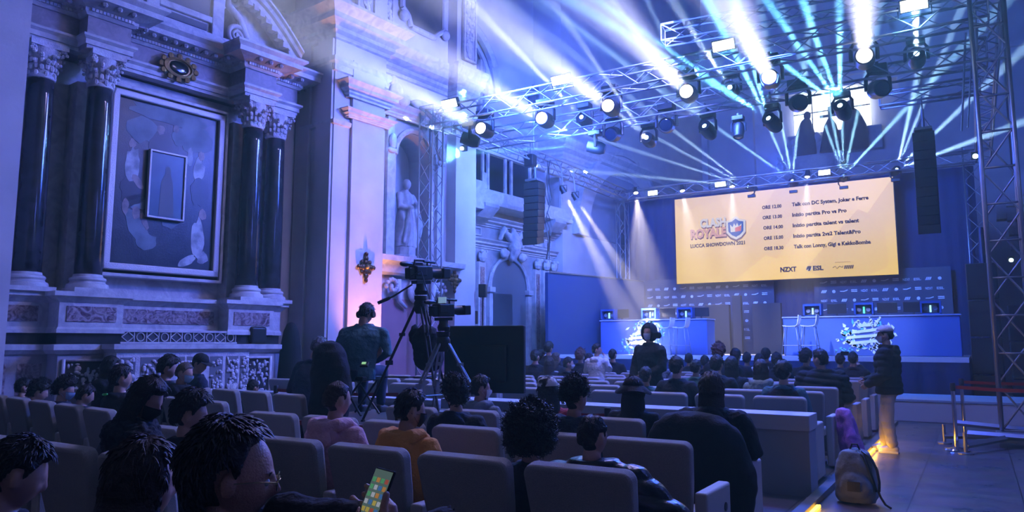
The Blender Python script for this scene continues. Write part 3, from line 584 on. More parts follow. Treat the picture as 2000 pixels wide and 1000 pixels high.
items = [('cloud', .25, .83, .17, .08), ('cloud', .75, .84, .2, .09), ('cloud', .5, .95, .4, .05), ('white', .16, .60, .07, .10, .3), ('skin', .22, .50, .06, .03, -.4), ('skin', .15, .73, .035, .03), ('dark', .42, .73, .12, .12), ('skin', .41, .85, .04, .03), ('cloud', .60, .83, .08, .06), ('skin', .56, .88, .03, .025),
 ('dark', .18, .45, .12, .10), ('white', .82, .64, .06, .09), ('skin', .84, .74, .035, .03), ('white', .72, .72, .03, .06), ('dark', .84, .5, .1, .09), ('cloud', .25, .22, .14, .08, -.4), ('cloud', .33, .14, .1, .05), ('skin', .12, .34, .03, .05), ('skin', .22, .31, .035, .04), ('skin', .30, .27, .05, .03, -.6), ('cloud', .22, .38, .13, .05), ('cloud', .55, .29, .09, .05), ('skin', .52, .33, .03, .025), ('white', .84, .20, .07, .13, .15), ('skin', .88, .36, .04, .035), ('white', .74, .05, .09, .03, .2), ('white', .9, .08, .06, .04)]
for i, it in enumerate(items):
    b = MB(); patch(b, blob(*it[1:5], seed=i, rot=it[5] if len(it) > 5 else 0, k=.35), -.38+.0006*(i % 5)); b.build('painted_figure', PAL[it[0]], pa)
b = MB()
for a0, a1, c0, c1 in ((PS0-.12, PS0, PZ0-.12, PZ1+.12), (PS1, PS1+.12, PZ0-.12, PZ1+.12), (PS0-.12, PS1+.12, PZ0-.12, PZ0), (PS0-.12, PS1+.12, PZ1, PZ1+.12)):
    wbox(b, a0, a1, -.44, -.30, c0, c1)
b.build('frame', GOLDF, pa, bevel=.02)
b = MB(); o_ = .23
for a0, a1, c0, c1 in ((PS0-o_, PS0-o_+.06, PZ0-o_, PZ1+o_), (PS1+o_-.06, PS1+o_, PZ0-o_, PZ1+o_), (PS0-o_, PS1+o_, PZ0-o_, PZ0-o_+.06), (PS0-o_, PS1+o_, PZ1+o_-.06, PZ1+o_)):
    wbox(b, a0, a1, -.62, -.36, c0, c1)
b.build('outer_frame', STONE, pa, bevel=.012)
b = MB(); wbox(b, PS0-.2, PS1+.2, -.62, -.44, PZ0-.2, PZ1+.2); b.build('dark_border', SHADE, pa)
sp = thing('small_painting', wp(1.29, -.3, 3.75), 'small framed image of a robed figure hung in front of the large altar painting', 'painting')
b = MB(); wbox(b, 1.0, 1.62, -.35, -.31, 3.82, 4.98); b.build('canvas', mat('icon_canvas', (.02, .06, .10), .35, n2=(.05, .11, .15), scale=3), sp)
b = MB(); b.prism([(1.18, 3.84), (1.46, 3.84), (1.42, 4.45), (1.37, 4.62), (1.27, 4.62), (1.2, 4.45)], -.309, -.306, lambda u, v, q: wp(u, q, v)); b.prism([(1.32+.055*cos(a*pi/6), 4.68+.08*sin(a*pi/6)) for a in range(12)], -.309, -.306, lambda u, v, q: wp(u, q, v)); b.build('painted_figure', mat('icon_robe', (.09, .10, .11), .5), sp)
b = MB()
for a0, a1, c0, c1 in ((.96, 1.0, 3.78, 5.02), (1.62, 1.66, 3.78, 5.02), (.96, 1.66, 3.78, 3.82), (.96, 1.66, 4.98, 5.02)): wbox(b, a0, a1, -.36, -.28, c0, c1)
b.build('frame', GOLDF, sp, bevel=.01)
# altar table with carved front, predella with circles and lozenges
at = thing('altar_table', wp(1.32, .6, 0), 'carved white marble altar table in front of the altarpiece', 'altar')
b = MB(); wbox(b, .12, 2.46, -.1, .72, 0, 1.42); b.build('body', CARVE, at)
b = MB(); b.sweep([(-.1, 1.40), (.0, 1.41), (.05, 1.46), (.08, 1.47), (.08, 1.55), (-.1, 1.55)], [(.12, .1), (.12, .72), (2.46, .72), (2.46, .1)], wfn); wbox(b, .1, 2.46, .0, .72, 1.5, 1.55); b.build('top_slab', STONE, at)
b = MB(); g = MB(); rn = random.Random(3)
for s0, s1 in ((.18, .42), (.50, .82), (1.70, 1.94), (2.0, 2.24), (2.28, 2.44)):
    wbox(g, s0, s1, .72, .725, .35, 1.34)
    for k in range(60): b.ell(wp(rn.uniform(s0+.02, s1-.02), .735, rn.uniform(.4, 1.32)), (.02, rn.uniform(.015, .045), rn.uniform(.015, .045)), 6, 4)
for k in range(16):
    a0, a1 = pi*k/16, pi*(k+1)/16; b.tube([wp(1.26+.28*cos(a0), .74, .98+.28*sin(a0)), wp(1.26+.28*cos(a1), .74, .98+.28*sin(a1))], .025, 6)
wbox(g, .92, 1.24, .72, .726, 1.1, 1.34); wbox(g, 1.28, 1.6, .72, .726, 1.1, 1.34); wbox(g, 1.0, 1.52, .72, .726, .4, .96)
for c_ in (2.12,):
    for k in range(7): b.tube([wp(c_+(k-3)*.012, .75, .66), wp(c_+(k-3)*.032, .76, .85)], .012, 5)
b.build('relief', CARVE, at, smooth=True); g.build('relief_ground', mat('ground_shade', (.16, .16, .18), .8), at)  # flat grey plates stand in for shade of the cut-back ground
pd = thing('predella', wp(1.37, .2, 1.55), 'low marble gradine with circles and lozenges on the altar table', 'gradine')
b = MB(); wbox(b, .42, 2.5, -.0, .2, 1.55, 1.78); b.build('body', mat('gradine_dark', (.05, .05, .06), .4), pd)
b = MB(); wbox(b, .40, 2.52, .18, .23, 1.555, 1.585); wbox(b, .40, 2.52, .18, .23, 1.75, 1.785)
n_ = 10
for k in range(n_):
    c_ = .42+2.08*(k+.5)/n_
    if k % 2:
        for q in range(14): a0, a1 = 2*pi*q/14, 2*pi*(q+1)/14; b.tube([wp(c_+.065*cos(a0), .21, 1.668+.07*sin(a0)), wp(c_+.065*cos(a1), .21, 1.668+.07*sin(a1))], .009, 5)
    else:
        P = [(c_-.1, 1.668), (c_, 1.75), (c_+.1, 1.668), (c_, 1.586)]
        for q in range(4): b.tube([wp(P[q][0], .21, P[q][1]), wp(P[(q+1) % 4][0], .21, P[(q+1) % 4][1])], .009, 5)
    wbox(b, c_+.098, c_+.110, .19, .215, 1.58, 1.76)
b.build('tracery', STONE, pd)
# black bag and covered stand at the right of the altar
bg_ = thing('camera_bag', wp(2.95, .2, 1.55), 'black equipment bag on the right ledge of the altarpiece', 'bag'); b = MB(); b.box(wp(2.95, .15, 1.72), (.3, .34, .32), -WA); b.build('body', BLACK, bg_, bevel=.05, seg=3)
b = MB(); b.tube([wp(2.82, .2, 1.85), wp(2.88, .22, 1.93), wp(3.02, .22, 1.93), wp(3.08, .2, 1.85)], .012, 6); b.build('handle', BLACK, bg_)
q = thing('covered_stand', wp(3.62, .35, 0), 'tall black covered stand between the altarpiece and the pier', 'stand'); b = MB(); b.rings([(0, 0, 0, .30, .24), (0, 0, .9, .27, .2), (0, 0, 1.5, .22, .17), (0, 0, 1.8, .16, .13), (0, 0, 1.95, .08, .08), (0, 0, 1.98, .01, .01)], 16)
b.v = [p+q.location for p in b.v]; b.build('cover', cloth('black', (.008, .008, .012)), q, smooth=True)
# ================================================================ STAGE
DRAPE = cloth('navy_drape', (.012, .03, .10)); DRAPEK = cloth('black_drape', (.006, .007, .012)); DECKM = mat('stage_deck', (.30, .30, .33), .4)
SX0, SX1, SY0, SY1, SZ = -11.2, -.16, 19.4, 25.9, 1.23
sg_ = thing('stage', ((SX0+SX1)/2, SY0, 0), 'raised stage with pale deck edge and dark blue skirt below the big yellow screen', 'stage')
b = MB(); b.bb((SX0, SY0, SZ-.10), (SX1, SY1, SZ)); b.build('deck', DECKM, sg_)
b = MB(); b.bb((SX0, SY0-.03, SZ-.09), (SX1, SY0, SZ+.02)); b.build('edge_strip', mat('edge_white', (.7, .72, .78), .5), sg_)
def drape(mb, p0, p1, z0, z1, amp=.04, wl=.22, nz=4, ph=0.0):
    p0, p1 = V(p0), V(p1); L = (p1-p0).length; d = (p1-p0)/L; nn = V((-d.y, d.x)); n_ = int(L/(wl/5))+1; vs = []
    for side in (0, .02):
        for j in range(nz+1):
            for i in range(n_+1):
                x = L*i/n_; a = amp*(1+.4*sin(x*1.7))*sin(x*2*pi/wl+ph+.5*sin(x*3+j*.4)); q = p0+d*x+nn*(a+side); vs.append((q.x, q.y, z0+(z1-z0)*j/nz))
    m = (nz+1)*(n_+1); fs = []
    for s in (0, m):
        for j in range(nz):
            for i in range(n_): a = s+j*(n_+1)+i; fs.append((a, a+1, a+n_+2, a+n_+1))
    mb.add(vs, fs)
b = MB(); drape(b, (SX0, SY0-.03), (SX1, SY0-.03), .02, SZ-.09, .05, .5); drape(b, (SX1, SY0), (SX1, SY1), .02, SZ-.09, .04, .5); b.build('skirt', DRAPE, sg_, smooth=True)
rs = thing('stage_riser', (-3, 17.8, 0), 'low white platform on the floor in front of the stage skirt', 'platform')
b = MB(); b.bb((-11.0, 17.2, 0), (1.6, 19.2, .42)); b.build('body', mat('riser_white', (.55, .55, .57), .6), rs, bevel=.01); b = MB(); b.bb((-11.0, 17.18, .40), (1.6, 19.2, .44)); b.build('top', mat('riser_top', (.35, .45, .55), .5), rs)
def wall_drape(name, p0, p1, z0, z1, label, m=DRAPE, amp=.03, wl=.35):
    b = MB(); drape(b, p0, p1, z0, z1, amp, wl, 2); o = b.build(name, m, smooth=True); return tag(o, label, 'curtain')
wall_drape('backdrop_curtain', (-11.0, 25.75), (.25, 25.75), SZ, 6.85, 'tall dark blue curtain hanging behind the big screen and stage desks')
wall_drape('side_curtain', (.28, 20.5), (.28, 25.6), 0, 4.3, 'dark blue curtain closing the right side of the stage')
sp_ = thing('partition', (-10.9, 21, 0), 'flat dark blue partition wall at the left of the stage', 'partition')
b = MB(); b.add([(-10.95, 19.7, 0), (-10.05, 25.2, 0), (-10.15, 25.25, 0), (-11.05, 19.7, 0), (-10.95, 19.7, 3.72), (-10.05, 25.2, 3.78), (-10.15, 25.25, 3.78), (-11.05, 19.7, 3.72)], [(0, 1, 5, 4), (1, 2, 6, 5), (2, 3, 7, 6), (3, 0, 4, 7), (4, 5, 6, 7)]); b.build('board', mat('panel_blue', (.015, .05, .16), .7), sp_)
b = MB(); b.tube([(-10.9, 19.72, 3.74), (-10.05, 25.2, 3.8)], .02); b.build('top_rail', STEEL, sp_)
# sponsor boards
LOGO = mat('print_white', (.8, .8, .82), .6)
def sponsor(x0, x1, z0, z1, cols, rows, label):
    r = thing('sponsor_board', ((x0+x1)/2, 25.5, SZ), label, 'board')
    b = MB(); b.bb((x0-.15, 25.5, SZ), (x1+.15, 25.55, z1+.2)); b.build('board', mat('board_slate', (.06, .065, .10), .7), r)
    b = MB(); words = ['NZXT', 'ESL', '#', 'o', '~', '=']
    for i in range(cols):
        for j in range(rows):
            cx = x0+(x1-x0)*(i+.5)/cols; cz_ = z0+(z1-z0)*(j+.5)/rows; wd = words[(i*1+j*2) % 6]; fn = lambda u, v: V((cx+u, 25.488, cz_-.035+v))
            if wd in ('NZXT', 'ESL'): put_text(b, wd, fn, .10, .02, width=.19, align='c')
            elif wd == '#':
                for q in range(3): b.prism([(-.09+q*.05, -.04), (-.05+q*.05, -.04), (-.01+q*.05, .05), (-.05+q*.05, .05)], 25.486, 25.49, lambda u, v, y: V((cx+u, y, cz_+v)))
            elif wd == 'o': b.prism([(.05*cos(k*pi/6), .05*sin(k*pi/6)) for k in range(12)], 25.486, 25.49, lambda u, v, y: V((cx+u, y, cz_+v)))
            elif wd == '~': b.prism([(-.11, -.01), (.0, -.02), (.11, .02), (.11, .05), (0, .01), (-.11, .01)], 25.486, 25.49, lambda u, v, y: V((cx+u, y, cz_+v)))
            else:
                for q in (-.03, .02): b.prism([(-.08, q), (.09, q), (.09, q+.03), (-.08, q+.03)], 25.486, 25.49, lambda u, v, y: V((cx+u, y, cz_+v)))
    b.build('logos', LOGO, r); return r
sponsor(-10.1, -5.75, 1.6, 3.65, 14, 7, 'dark board printed with rows of small white logos, left of stage centre'); sponsor(-4.2, -.66, 1.9, 3.65, 12, 6, 'dark board printed with rows of small white logos behind the right desk')
for x0, x1, lb in ((onY(1380, 650, 24.6).x, onY(1427, 650, 24.6).x, 'wide dark upright panel just right of the left desk'), (onY(1430, 650, 24.4).x, onY(1447, 650, 24.4).x, 'narrow dark upright panel between the two stage desks'), (onY(1472, 650, 24.6).x, onY(1528, 650, 24.6).x, 'dark upright panel just left of the right desk')):
    r = thing('upright_panel', ((x0+x1)/2, 24.6, SZ), lb, 'panel'); b = MB(); b.bb((x0, 24.5, SZ), (x1, 24.7, SZ+(1.62 if x1-x0 > .5 else 1.9))); b.build('board', mat('panel_brown', (.035, .03, .035), .7), r, bevel=.01)
    b = MB(); b.bb((x0-.05, 24.4, SZ), (x1+.05, 24.8, SZ+.04)); b.build('foot', BLACK, r)
# desks
SHARD = mat('print_cyan_white', (.85, .98, .95), .5, emit=(.5, .85, .8), es=0.0); SHC = mat('print_cyan', (.12, .65, .75), .5)
DESKC = mat('desk_cloth', (.07, .14, .42), .8, bump=.1, bscale=6)
def desk(x0, x1, gx, label, seed):
    r = thing('stage_desk', ((x0+x1)/2, 22, SZ), label, 'desk'); b = MB(); b.bb((x0, 22, SZ), (x1, 22.8, 2.28)); b.build('cloth_front', DESKC, r, bevel=.02)
    b = MB(); b.bb((x0-.02, 21.97, 2.28), (x1+.02, 22.82, 2.315)); b.build('tabletop', mat('desk_top', (.3, .36, .6), .5), r)
    rn = random.Random(seed); fn = lambda u, v, q: V((u, q, v)); bw, bc = MB(), MB()
    def quad(mb, cx, cz_, L, W_, a): mb.prism([(cx+L*cos(a), cz_+L*sin(a)), (cx-W_*sin(a)*rn.uniform(.5, 1), cz_+W_*cos(a)), (cx-L*.7*cos(a), cz_-L*.6*sin(a)), (cx+W_*sin(a), cz_-W_*cos(a))], 21.985, 21.992, fn)
    for k in range(120):
        t = rn.uniform(0, 2*pi); rad = rn.uniform(.3, 1.0); cx, cz_ = gx+.72*rad*cos(t)+.15*sin(t), 1.77+.50*rad*sin(t)
        if cz_ > 2.27 or cz_ < 1.25: continue
        quad(bw if rn.random() < .75 else bc, cx, cz_, rn.uniform(.04, .12), rn.uniform(.025, .06), rn.uniform(0, pi))
    for k in range(26): quad(bc, gx-.55+rn.gauss(0, .13), 1.36+rn.gauss(0, .07), rn.uniform(.02, .05), .02, rn.uniform(0, pi))
    for k, (dz, w_) in enumerate(((.16, .66), (.02, .95), (-.13, .78))): bw.prism([(gx-w_/2, 1.72+dz-.06), (gx+w_/2, 1.80+dz-.06), (gx+w_/2+.03, 1.88+dz-.06), (gx-w_/2+.03, 1.80+dz-.06)], 21.975, 21.985, fn)
    bw.prism([(gx-.14, 2.0), (gx+.14, 2.02), (gx+.18, 2.14), (gx+.07, 2.08), (gx, 2.16), (gx-.07, 2.07), (gx-.18, 2.11)], 21.975, 21.985, fn)
    bw.build('printed_shards', SHARD, r); bc.build('printed_cyan_shards', SHC, r)
LD0, LD1 = -10.3, -6.81; RD0, RD1 = -4.62, -.31
desk(LD0, LD1, onY(1255, 660, 22).x, 'left stage desk with a burst of white shards printed on its front', 4); desk(RD0, RD1, onY(1690, 660, 22).x, 'right stage desk with a burst of white shards printed on its front', 9)
# gaming computers and monitors on the desks
PCB = mat('pc_blue', (.02, .08, .30), .4); GLOW = mat('pc_glow', (.5, .9, 1), emit=(.4, .85, 1), es=2.0); GLG = mat('pc_glow_green', (.2, .9, .6), emit=(.1, .9, .5), es=2.0)
def pc(px, py, side, label, g=GLOW):
    p = onY(px, py, 22.4); r = thing('desktop_computer', (p.x, 22.4, 2.315), label, 'computer', 'glass sided gaming computers on the desks'); x, z = p.x, 2.315
    b = MB(); b.bb((x-.24, 22.25, z+.30), (x+.24, 22.6, z+.36)); b.bb((x-.24, 22.25, z), (x-.20, 22.6, z+.30)); b.bb((x-.24, 22.58, z), (x+.24, 22.6, z+.3)); b.bb((x-.24, 22.25, z), (x+.24, 22.6, z+.04)); b.bb((x+.2, 22.25, z), (x+.24, 22.6, z+.3)); b.build('case', PCB, r)
    b = MB(); b.bb((x-.16, 22.45, z+.06), (x+.14, 22.57, z+.27)); b.build('components', mat('pc_inner', (.10, .12, .16), .4), r)
    b = MB(); b.bb((x-.03, 22.40, z+.07), (x+.01, 22.44, z+.25)); b.build('light_strip', g, r)
    for dx in (-.13, .10): b = MB(); b.lathe([(.03, 0), (.055, 0), (.055, .02), (.03, .02)], M=Matrix.Translation((x+dx, 22.42, z+.17)) @ Matrix.Rotation(R(90), 4, 'X')); b.build('fan', mat('fan_grey', (.3, .35, .45), .4), r)
for a in ((1190, 620, 1, 'glass sided computer at the left end of the left desk'), (1270, 617, 1, 'glass sided computer in the middle of the left desk'), (1340, 615, 1, 'glass sided computer at the right end of the left desk'), (1588, 610, 1, 'glass sided computer at the left end of the right desk'), (1688, 606, 1, 'glass sided computer with green light in the middle of the right desk', GLG), (1818, 602, 1, 'glass sided computer at the right end of the right desk')): pc(*a)
def monitor(px, label):
    x = onY(px, 610, 22.5).x; r = thing('monitor', (x, 22.5, 2.315), label, 'monitor', 'dark computer monitors on the desks'); b = MB(); b.box((x, 22.55, 2.315+.22), (.5, .035, .28)); b.build('panel', BLACK, r, bevel=.005)
    b = MB(); b.bb((x-.02, 22.56, 2.315), (x+.02, 22.6, 2.5)); b.bb((x-.1, 22.5, 2.315), (x+.1, 22.66, 2.33)); b.build('stand', BLACK, r)
for px, lb in ((1213, 'dark monitor beside the leftmost computer of the left desk'), (1303, 'dark monitor beside the middle computer of the left desk'), (1368, 'dark monitor at the right end of the left desk'), (1634, 'dark monitor right of the leftmost computer on the right desk'), (1733, 'dark monitor right of the green-lit computer'), (1785, 'dark monitor just left of the rightmost computer')): monitor(px, lb)
# bar stools
def stool(x, y, label):
    r = thing('bar_stool', (x, y, SZ), label, 'stool', 'white bar stools on the stage'); WM = mat('stool_white', (.8, .8, .82), .4)
    b = MB(); vs = []; pr = [(-.19, .82), (-.17, .80), (.0, .79), (.14, .80), (.185, .84), (.20, .95), (.215, 1.08)]
    for s in (0, .02):
        for u, z in pr:
            for v in (-.19, -.1, 0, .1, .19): vs.append((x+u+(s if z > .85 else 0), y+v, SZ+z+(.01*abs(v)/.19)+(-s if z <= .85 else 0)))
    fs = [];
    for s in (0, 35):
        for i in range(6):
            for j in range(4): a = s+i*5+j; fs.append((a, a+1, a+6, a+5))
    for i in range(6):
        for j in (0, 4): a = i*5+j; fs.append((a, a+5, a+40, a+35))
    fs += [(0, 1, 36, 35), (1, 2, 37, 36), (2, 3, 38, 37), (3, 4, 39, 38), (30, 31, 66, 65), (31, 32, 67, 66), (32, 33, 68, 67), (33, 34, 69, 68)]
    b.add(vs, fs); b.build('seat_shell', WM, r, smooth=60)
    for sx in (-1, 1):
        for sy in (-1, 1): b = MB(); b.tube([(x+sx*.14, y+sy*.14, SZ+.79), (x+sx*.23, y+sy*.22, SZ)], .011); b.build('leg', ALU, r, smooth=True)
    b = MB(); P = [(x+sx*.20, y+sy*.19, SZ+.28) for sx, sy in ((-1, -1), (1, -1), (1, 1), (-1, 1), (-1, -1))]; b.tube(P, .009); b.build('foot_ring', ALU, r)
for px, lb in ((1546, 'white bar stool at the left end of the right desk, left one of two'), (1581, 'white bar stool at the left end of the right desk, right one of two'), (1330, 'white bar stool in front of the left desk, clear of the standing figure'), (1300, 'white bar stool in front of the left desk, partly behind the standing hooded figure')): stool(onY(px, 650, 21).x, 21, lb)
# ---------------------------------------------------------------- the LED screen
scr = thing('led_screen', (-5.3, 25, 3.6), 'large yellow led screen showing an event schedule above the stage', 'screen')
q = [onY(1322, 555, 25), onY(1755, 535, 25), onY(1743, 345, 25), onY(1320, 390, 25)]; SXa, SXb = q[0].x, q[1].x; SZa, SZb = (q[0].z+q[1].z)/2, (q[2].z+q[3].z)/2
m = bpy.data.materials.new('screen_yellow'); m.use_nodes = True; nt = m.node_tree; pb = nt.nodes['Principled BSDF']; pb.inputs['Base Color'].default_value = (.02, .02, .02, 1)
tc = nt.nodes.new('ShaderNodeTexCoord'); sx = nt.nodes.new('ShaderNodeSeparateXYZ'); nt.links.new(tc.outputs['Generated'], sx.inputs[0])
cr = nt.nodes.new('ShaderNodeValToRGB'); cr.color_ramp.elements[0].color = (1, .66, .02, 1); cr.color_ramp.elements[1].color = (1, .70, .32, 1); cr.color_ramp.elements[0].position = .25; nt.links.new(sx.outputs[2], cr.inputs['Fac'])
vo = nt.nodes.new('ShaderNodeTexVoronoi'); vo.feature = 'F1'; vo.inputs['Scale'].default_value = .55; nt.links.new(tc.outputs['Object'], vo.inputs['Vector'])
sp2 = nt.nodes.new('ShaderNodeSeparateXYZ'); nt.links.new(vo.outputs['Color'], sp2.inputs[0]); mr = nt.nodes.new('ShaderNodeMapRange'); mr.inputs['To Min'].default_value = .82; mr.inputs['To Max'].default_value = 1.12; nt.links.new(sp2.outputs[0], mr.inputs['Value'])
mx = nt.nodes.new('ShaderNodeVectorMath'); mx.operation = 'MULTIPLY'; nt.links.new(cr.outputs['Color'], mx.inputs[0]); nt.links.new(mr.outputs['Result'], mx.inputs[1])
nt.links.new(mx.outputs[0], pb.inputs['Emission Color']); pb.inputs['Emission Strength'].default_value = 1.35; SCRM = m; m.cycles.emission_sampling = 'NONE'
b = MB(); b.bb((SXa, 25.0, SZa), (SXb, 25.03, SZb)); b.build('display', SCRM, scr)
b = MB(); b.bb((SXa-.02, 25.03, SZa-.02), (SXb+.02, 25.12, SZb+.02)); b.build('cabinet', BLACK, scr)
INK = mat('screen_ink', (.01, .01, .02), .8); 
def inkE(name, c): return mat(name, (.02, .02, .02), .8, emit=c, es=.95)
def scrtext(t, u0, v0, u1, h, mt, name='lettering', bold=.045, y=24.985, cx=1320, cy_=340, dz=0, dx=0):   # zoomed-crop pixels
    p0 = onY(cx+u0*.22, cy_+v0*.22, y); p1 = onY(cx+u1*.22, cy_+v0*.22, y); b = MB()
    put_text(b, t, lambda u, v: V((p0.x+u+dx, y, p0.z+v+dz)), h, bold, width=p1.x-p0.x); return b.build(name, mt, scr)
for t, x0, x1, yy in (('ORE 12.00', 765, 940, 312), ('ORE 13.00', 770, 945, 402), ('ORE 14.00', 776, 953, 493), ('ORE 15.00', 780, 955, 585), ('ORE 18.30', 783, 957, 677)): scrtext(t, x0, yy, x1, .155, INK, 'time')
for t, x0, x1, yy in (('Talk con DC System, Joker e Ferre', 1030, 1715, 286), ('Inizio partita Pro vs Pro', 1033, 1520, 378), ('Inizio partita talent vs talent', 1038, 1630, 472), ('Inizio partita 2vs2 Talent&Pro', 1043, 1645, 566), ('Talk con Lonny, Gigi e KekkoBomba', 1048, 1735, 660)): scrtext(t, x0, yy, x1, .165, INK, 'event_text')
WHT = inkE('screen_white', (1, .95, .9)); PINK = inkE('screen_pink', (1, .55, .40)); SHW = inkE('screen_shadow', (.25, .12, .10)); BL_ = inkE('screen_blue', (.03, .12, .55)); RED_ = inkE('screen_red', (.9, .15, .06))
for dz, dx, y, mt in ((-.045, .02, 24.99, SHW), (0, 0, 24.98, WHT)): scrtext('CLASH', 215, 475, 445, .40, mt, 'logo_lettering', .05, y, dz=dz, dx=dx)
for dz, dx, y, mt in ((-.045, .02, 24.99, SHW), (0, 0, 24.98, PINK)): scrtext('ROYALE', 130, 572, 450, .42, mt, 'logo_lettering', .05, y, dz=dz, dx=dx)
scrtext('LUCCA SHOWDOWN 2021', 130, 656, 615, .17, mat('ink_warm', (.05, .03, .02), .8), 'subtitle')
scrtext('NZXT', 928, 869, 1072, .21, INK, 'sponsor_name', .05); scrtext('ESL', 1218, 855, 1312, .20, INK, 'sponsor_name', .05)
sc_ = onY(1320+533*.22, 340+477*.22, 24.98); shp = [(-.34, .26), (-.16, .30), (0, .42), (.16, .30), (.34, .26), (.33, -.16), (.18, -.33), (0, -.42), (-.18, -.33), (-.33, -.16)]
for k, y, mt, nm in ((1.0, 24.975, SHW, 'shield_shadow'), (.95, 24.97, WHT, 'shield_rim'), (.74, 24.965, BL_, 'shield')):
    b = MB(); b.prism([(u*k*1.02+.0, v*k-(.05 if k == 1 else 0)) for u, v in shp], y-.003, y, lambda u, v, q: V((sc_.x+u, q, sc_.z+v))); b.build(nm, mt, scr)
b = MB(); b.prism([(-.17, -.14), (.17, -.12), (.20, .13), (.10, .04), (.05, .17), (0, .05), (-.05, .16), (-.10, .03), (-.19, .12)], 24.957, 24.96, lambda u, v, q: V((sc_.x+u, q, sc_.z+v))); b.build('crown', WHT, scr)
b = MB(); b.prism([(-.02, -.14), (.17, -.12), (.19, .06), (.05, .02), (-.02, .0)], 24.95, 24.953, lambda u, v, q: V((sc_.x+u, q, sc_.z+v))); b.build('crown_shade', RED_, scr)
e_ = onY(1320+1182*.22, 340+838*.22, 24.98); b = MB(); b.prism([(.085*cos(k*pi/8), .085*sin(k*pi/8)) for k in range(16)], 24.977, 24.98, lambda u, v, q: V((e_.x+u, q, e_.z+v))); b.build('sponsor_emblem', WHT, scr)
b = MB(); b.prism([(-.03, -.08), (.03, -.08), (.08, .07), (.0, .08)], 24.97, 24.973, lambda u, v, q: V((e_.x+u, q, e_.z+v))); b.prism([(-.085, -.03), (-.05, -.05), (.02, .07), (-.04, .075)], 24.97, 24.973, lambda u, v, q: V((e_.x+u, q, e_.z+v))); b.build('emblem_mark', INK, scr)
c_ = onY(1320+1485*.22, 340+828*.22, 24.98); b = MB()
b.tube([(c_.x-.30, 24.978, c_.z), (c_.x-.22, 24.978, c_.z+.05), (c_.x-.18, 24.978, c_.z-.03), (c_.x-.1, 24.978, c_.z+.04), (c_.x-.02, 24.978, c_.z+.0), (c_.x+.0, 24.978, c_.z+.05)], .010, 5)
for k in range(5): b.prism([(.02+k*.055, -.05), (.06+k*.055, -.05), (.09+k*.055, .06), (.05+k*.055, .06)], 24.977, 24.98, lambda u, v, q: V((c_.x+u, q, c_.z+v)))
for k in range(9): b.bb((c_.x-.22+k*.05, 24.977, c_.z+.16), (c_.x-.19+k*.05, 24.98, c_.z+.175))
b.build('sponsor_script', mat('ink_brown', (.12, .06, .03), .8), scr)
lamp('AREA', 'screen_spill', (-5.3, 24.9, 5.1), (0, -1, -.15), 60, (1, .6, .2), shape='RECTANGLE', size=6.8, size_y=2.9).visible_volume_scatter = False
# ================================================================ TRUSSES
def truss(name, p0, p1, label, w_=.29, h_=.29, r=.025, mt=ALU, step=.5, up=V((0, 0, 1)), tri=False):
    p0, p1 = V(p0), V(p1); root = thing(name, p0, label, 'truss'); d = (p1-p0); L = d.length; d.normalize(); a = d.cross(up).normalized(); c = a.cross(d).normalized()
    cs = [(-1, -1), (1, -1), (1, 1), (-1, 1)]; cor = lambda i, f: p0+d*f+a*(cs[i][0]*w_/2)+c*(cs[i][1]*h_/2)
    for i in range(4): b = MB(); b.tube([cor(i, 0), cor(i, L)], r, 8); b.build('chord', mt, root, smooth=True)
    b = MB(); n_ = max(1, int(L/step)); st = L/n_
    for k in range(n_):
        for i in range(4):
            j = (i+1) % 4; x0, x1 = (i, j) if k % 2 else (j, i); b.tube([cor(x0, k*st), cor(x1, (k+1)*st)], r*.5, 5, False)
    for k in (0, n_):
        for i in range(4): b.tube([cor(i, k*st), cor((i+1) % 4, k*st)], r*.5, 5, False)
    b.build('bracing', mt, root, smooth=True); return root
truss('lattice_truss', (-11.0, YT, 7.0), (.5, YT, 7.0), 'front lighting truss carrying the white flood beams', .4, .4)
truss('lattice_truss', (-10.9, 15.95, 6.95), (.5, 15.95, 6.95), 'middle lighting truss hung with black moving heads', .5, .4)
truss('lattice_truss', (-1.5, 18.0, 6.95), (.4, 18.0, 6.95), 'short truss carrying the right line array', .3, .3)
truss('lattice_truss', (-11.0, 25.0, 6.95), (.3, 25.0, 6.95), 'rear lighting truss directly above the yellow screen', .35, .35)
truss('lattice_truss', (-10.65, 14.1, 6.95), (-10.65, 25.0, 6.95), 'left side truss running back towards the stage', .35, .35)
truss('lattice_truss', (.5, 14.1, 6.95), (.5, 25.0, 6.95), 'right side truss running back towards the stage', .35, .35)
truss('lattice_truss', (-5.2, 14.4, 8.0), (.4, 15.0, 8.0), 'upper cross truss above the right half of the front truss', .35, .35)
truss('truss_tower', (-10.97, YT, .1), (-10.97, YT, 7.3), 'slender left truss tower in front of the statue niche', .40, .40, .022, up=V((0, 1, 0)), step=.45)
truss('truss_tower', (-10.85, 25.2, 0), (-10.85, 25.2, 6.9), 'thin rear left truss tower at the edge of the stage', .35, .35, .02, up=V((0, 1, 0)))
truss('truss_tower', (.22, 25.3, 0), (.22, 25.3, 7.3), 'thin rear right truss tower beside the line of speakers', .45, .45, .025, mt=STEEL, up=V((0, 1, 0)))
tw = truss('truss_tower', (.48, YT, .25), (.48, YT, 7.6), 'heavy right foreground truss tower with steel base', .46, .46, .032, mt=STEEL, up=V((0, 1, 0)), step=.62)
b = MB()
for k in range(1, 13): z = .25+k*.58; b.tube([(.25, YT-.23, z), (.71, YT-.23, z)], .018, 6)
b.build_each('rung', STEEL, tw, smooth=True)
bs = thing('tower_base', (.48, YT, 0), 'low steel outrigger base under the right truss tower', 'base')
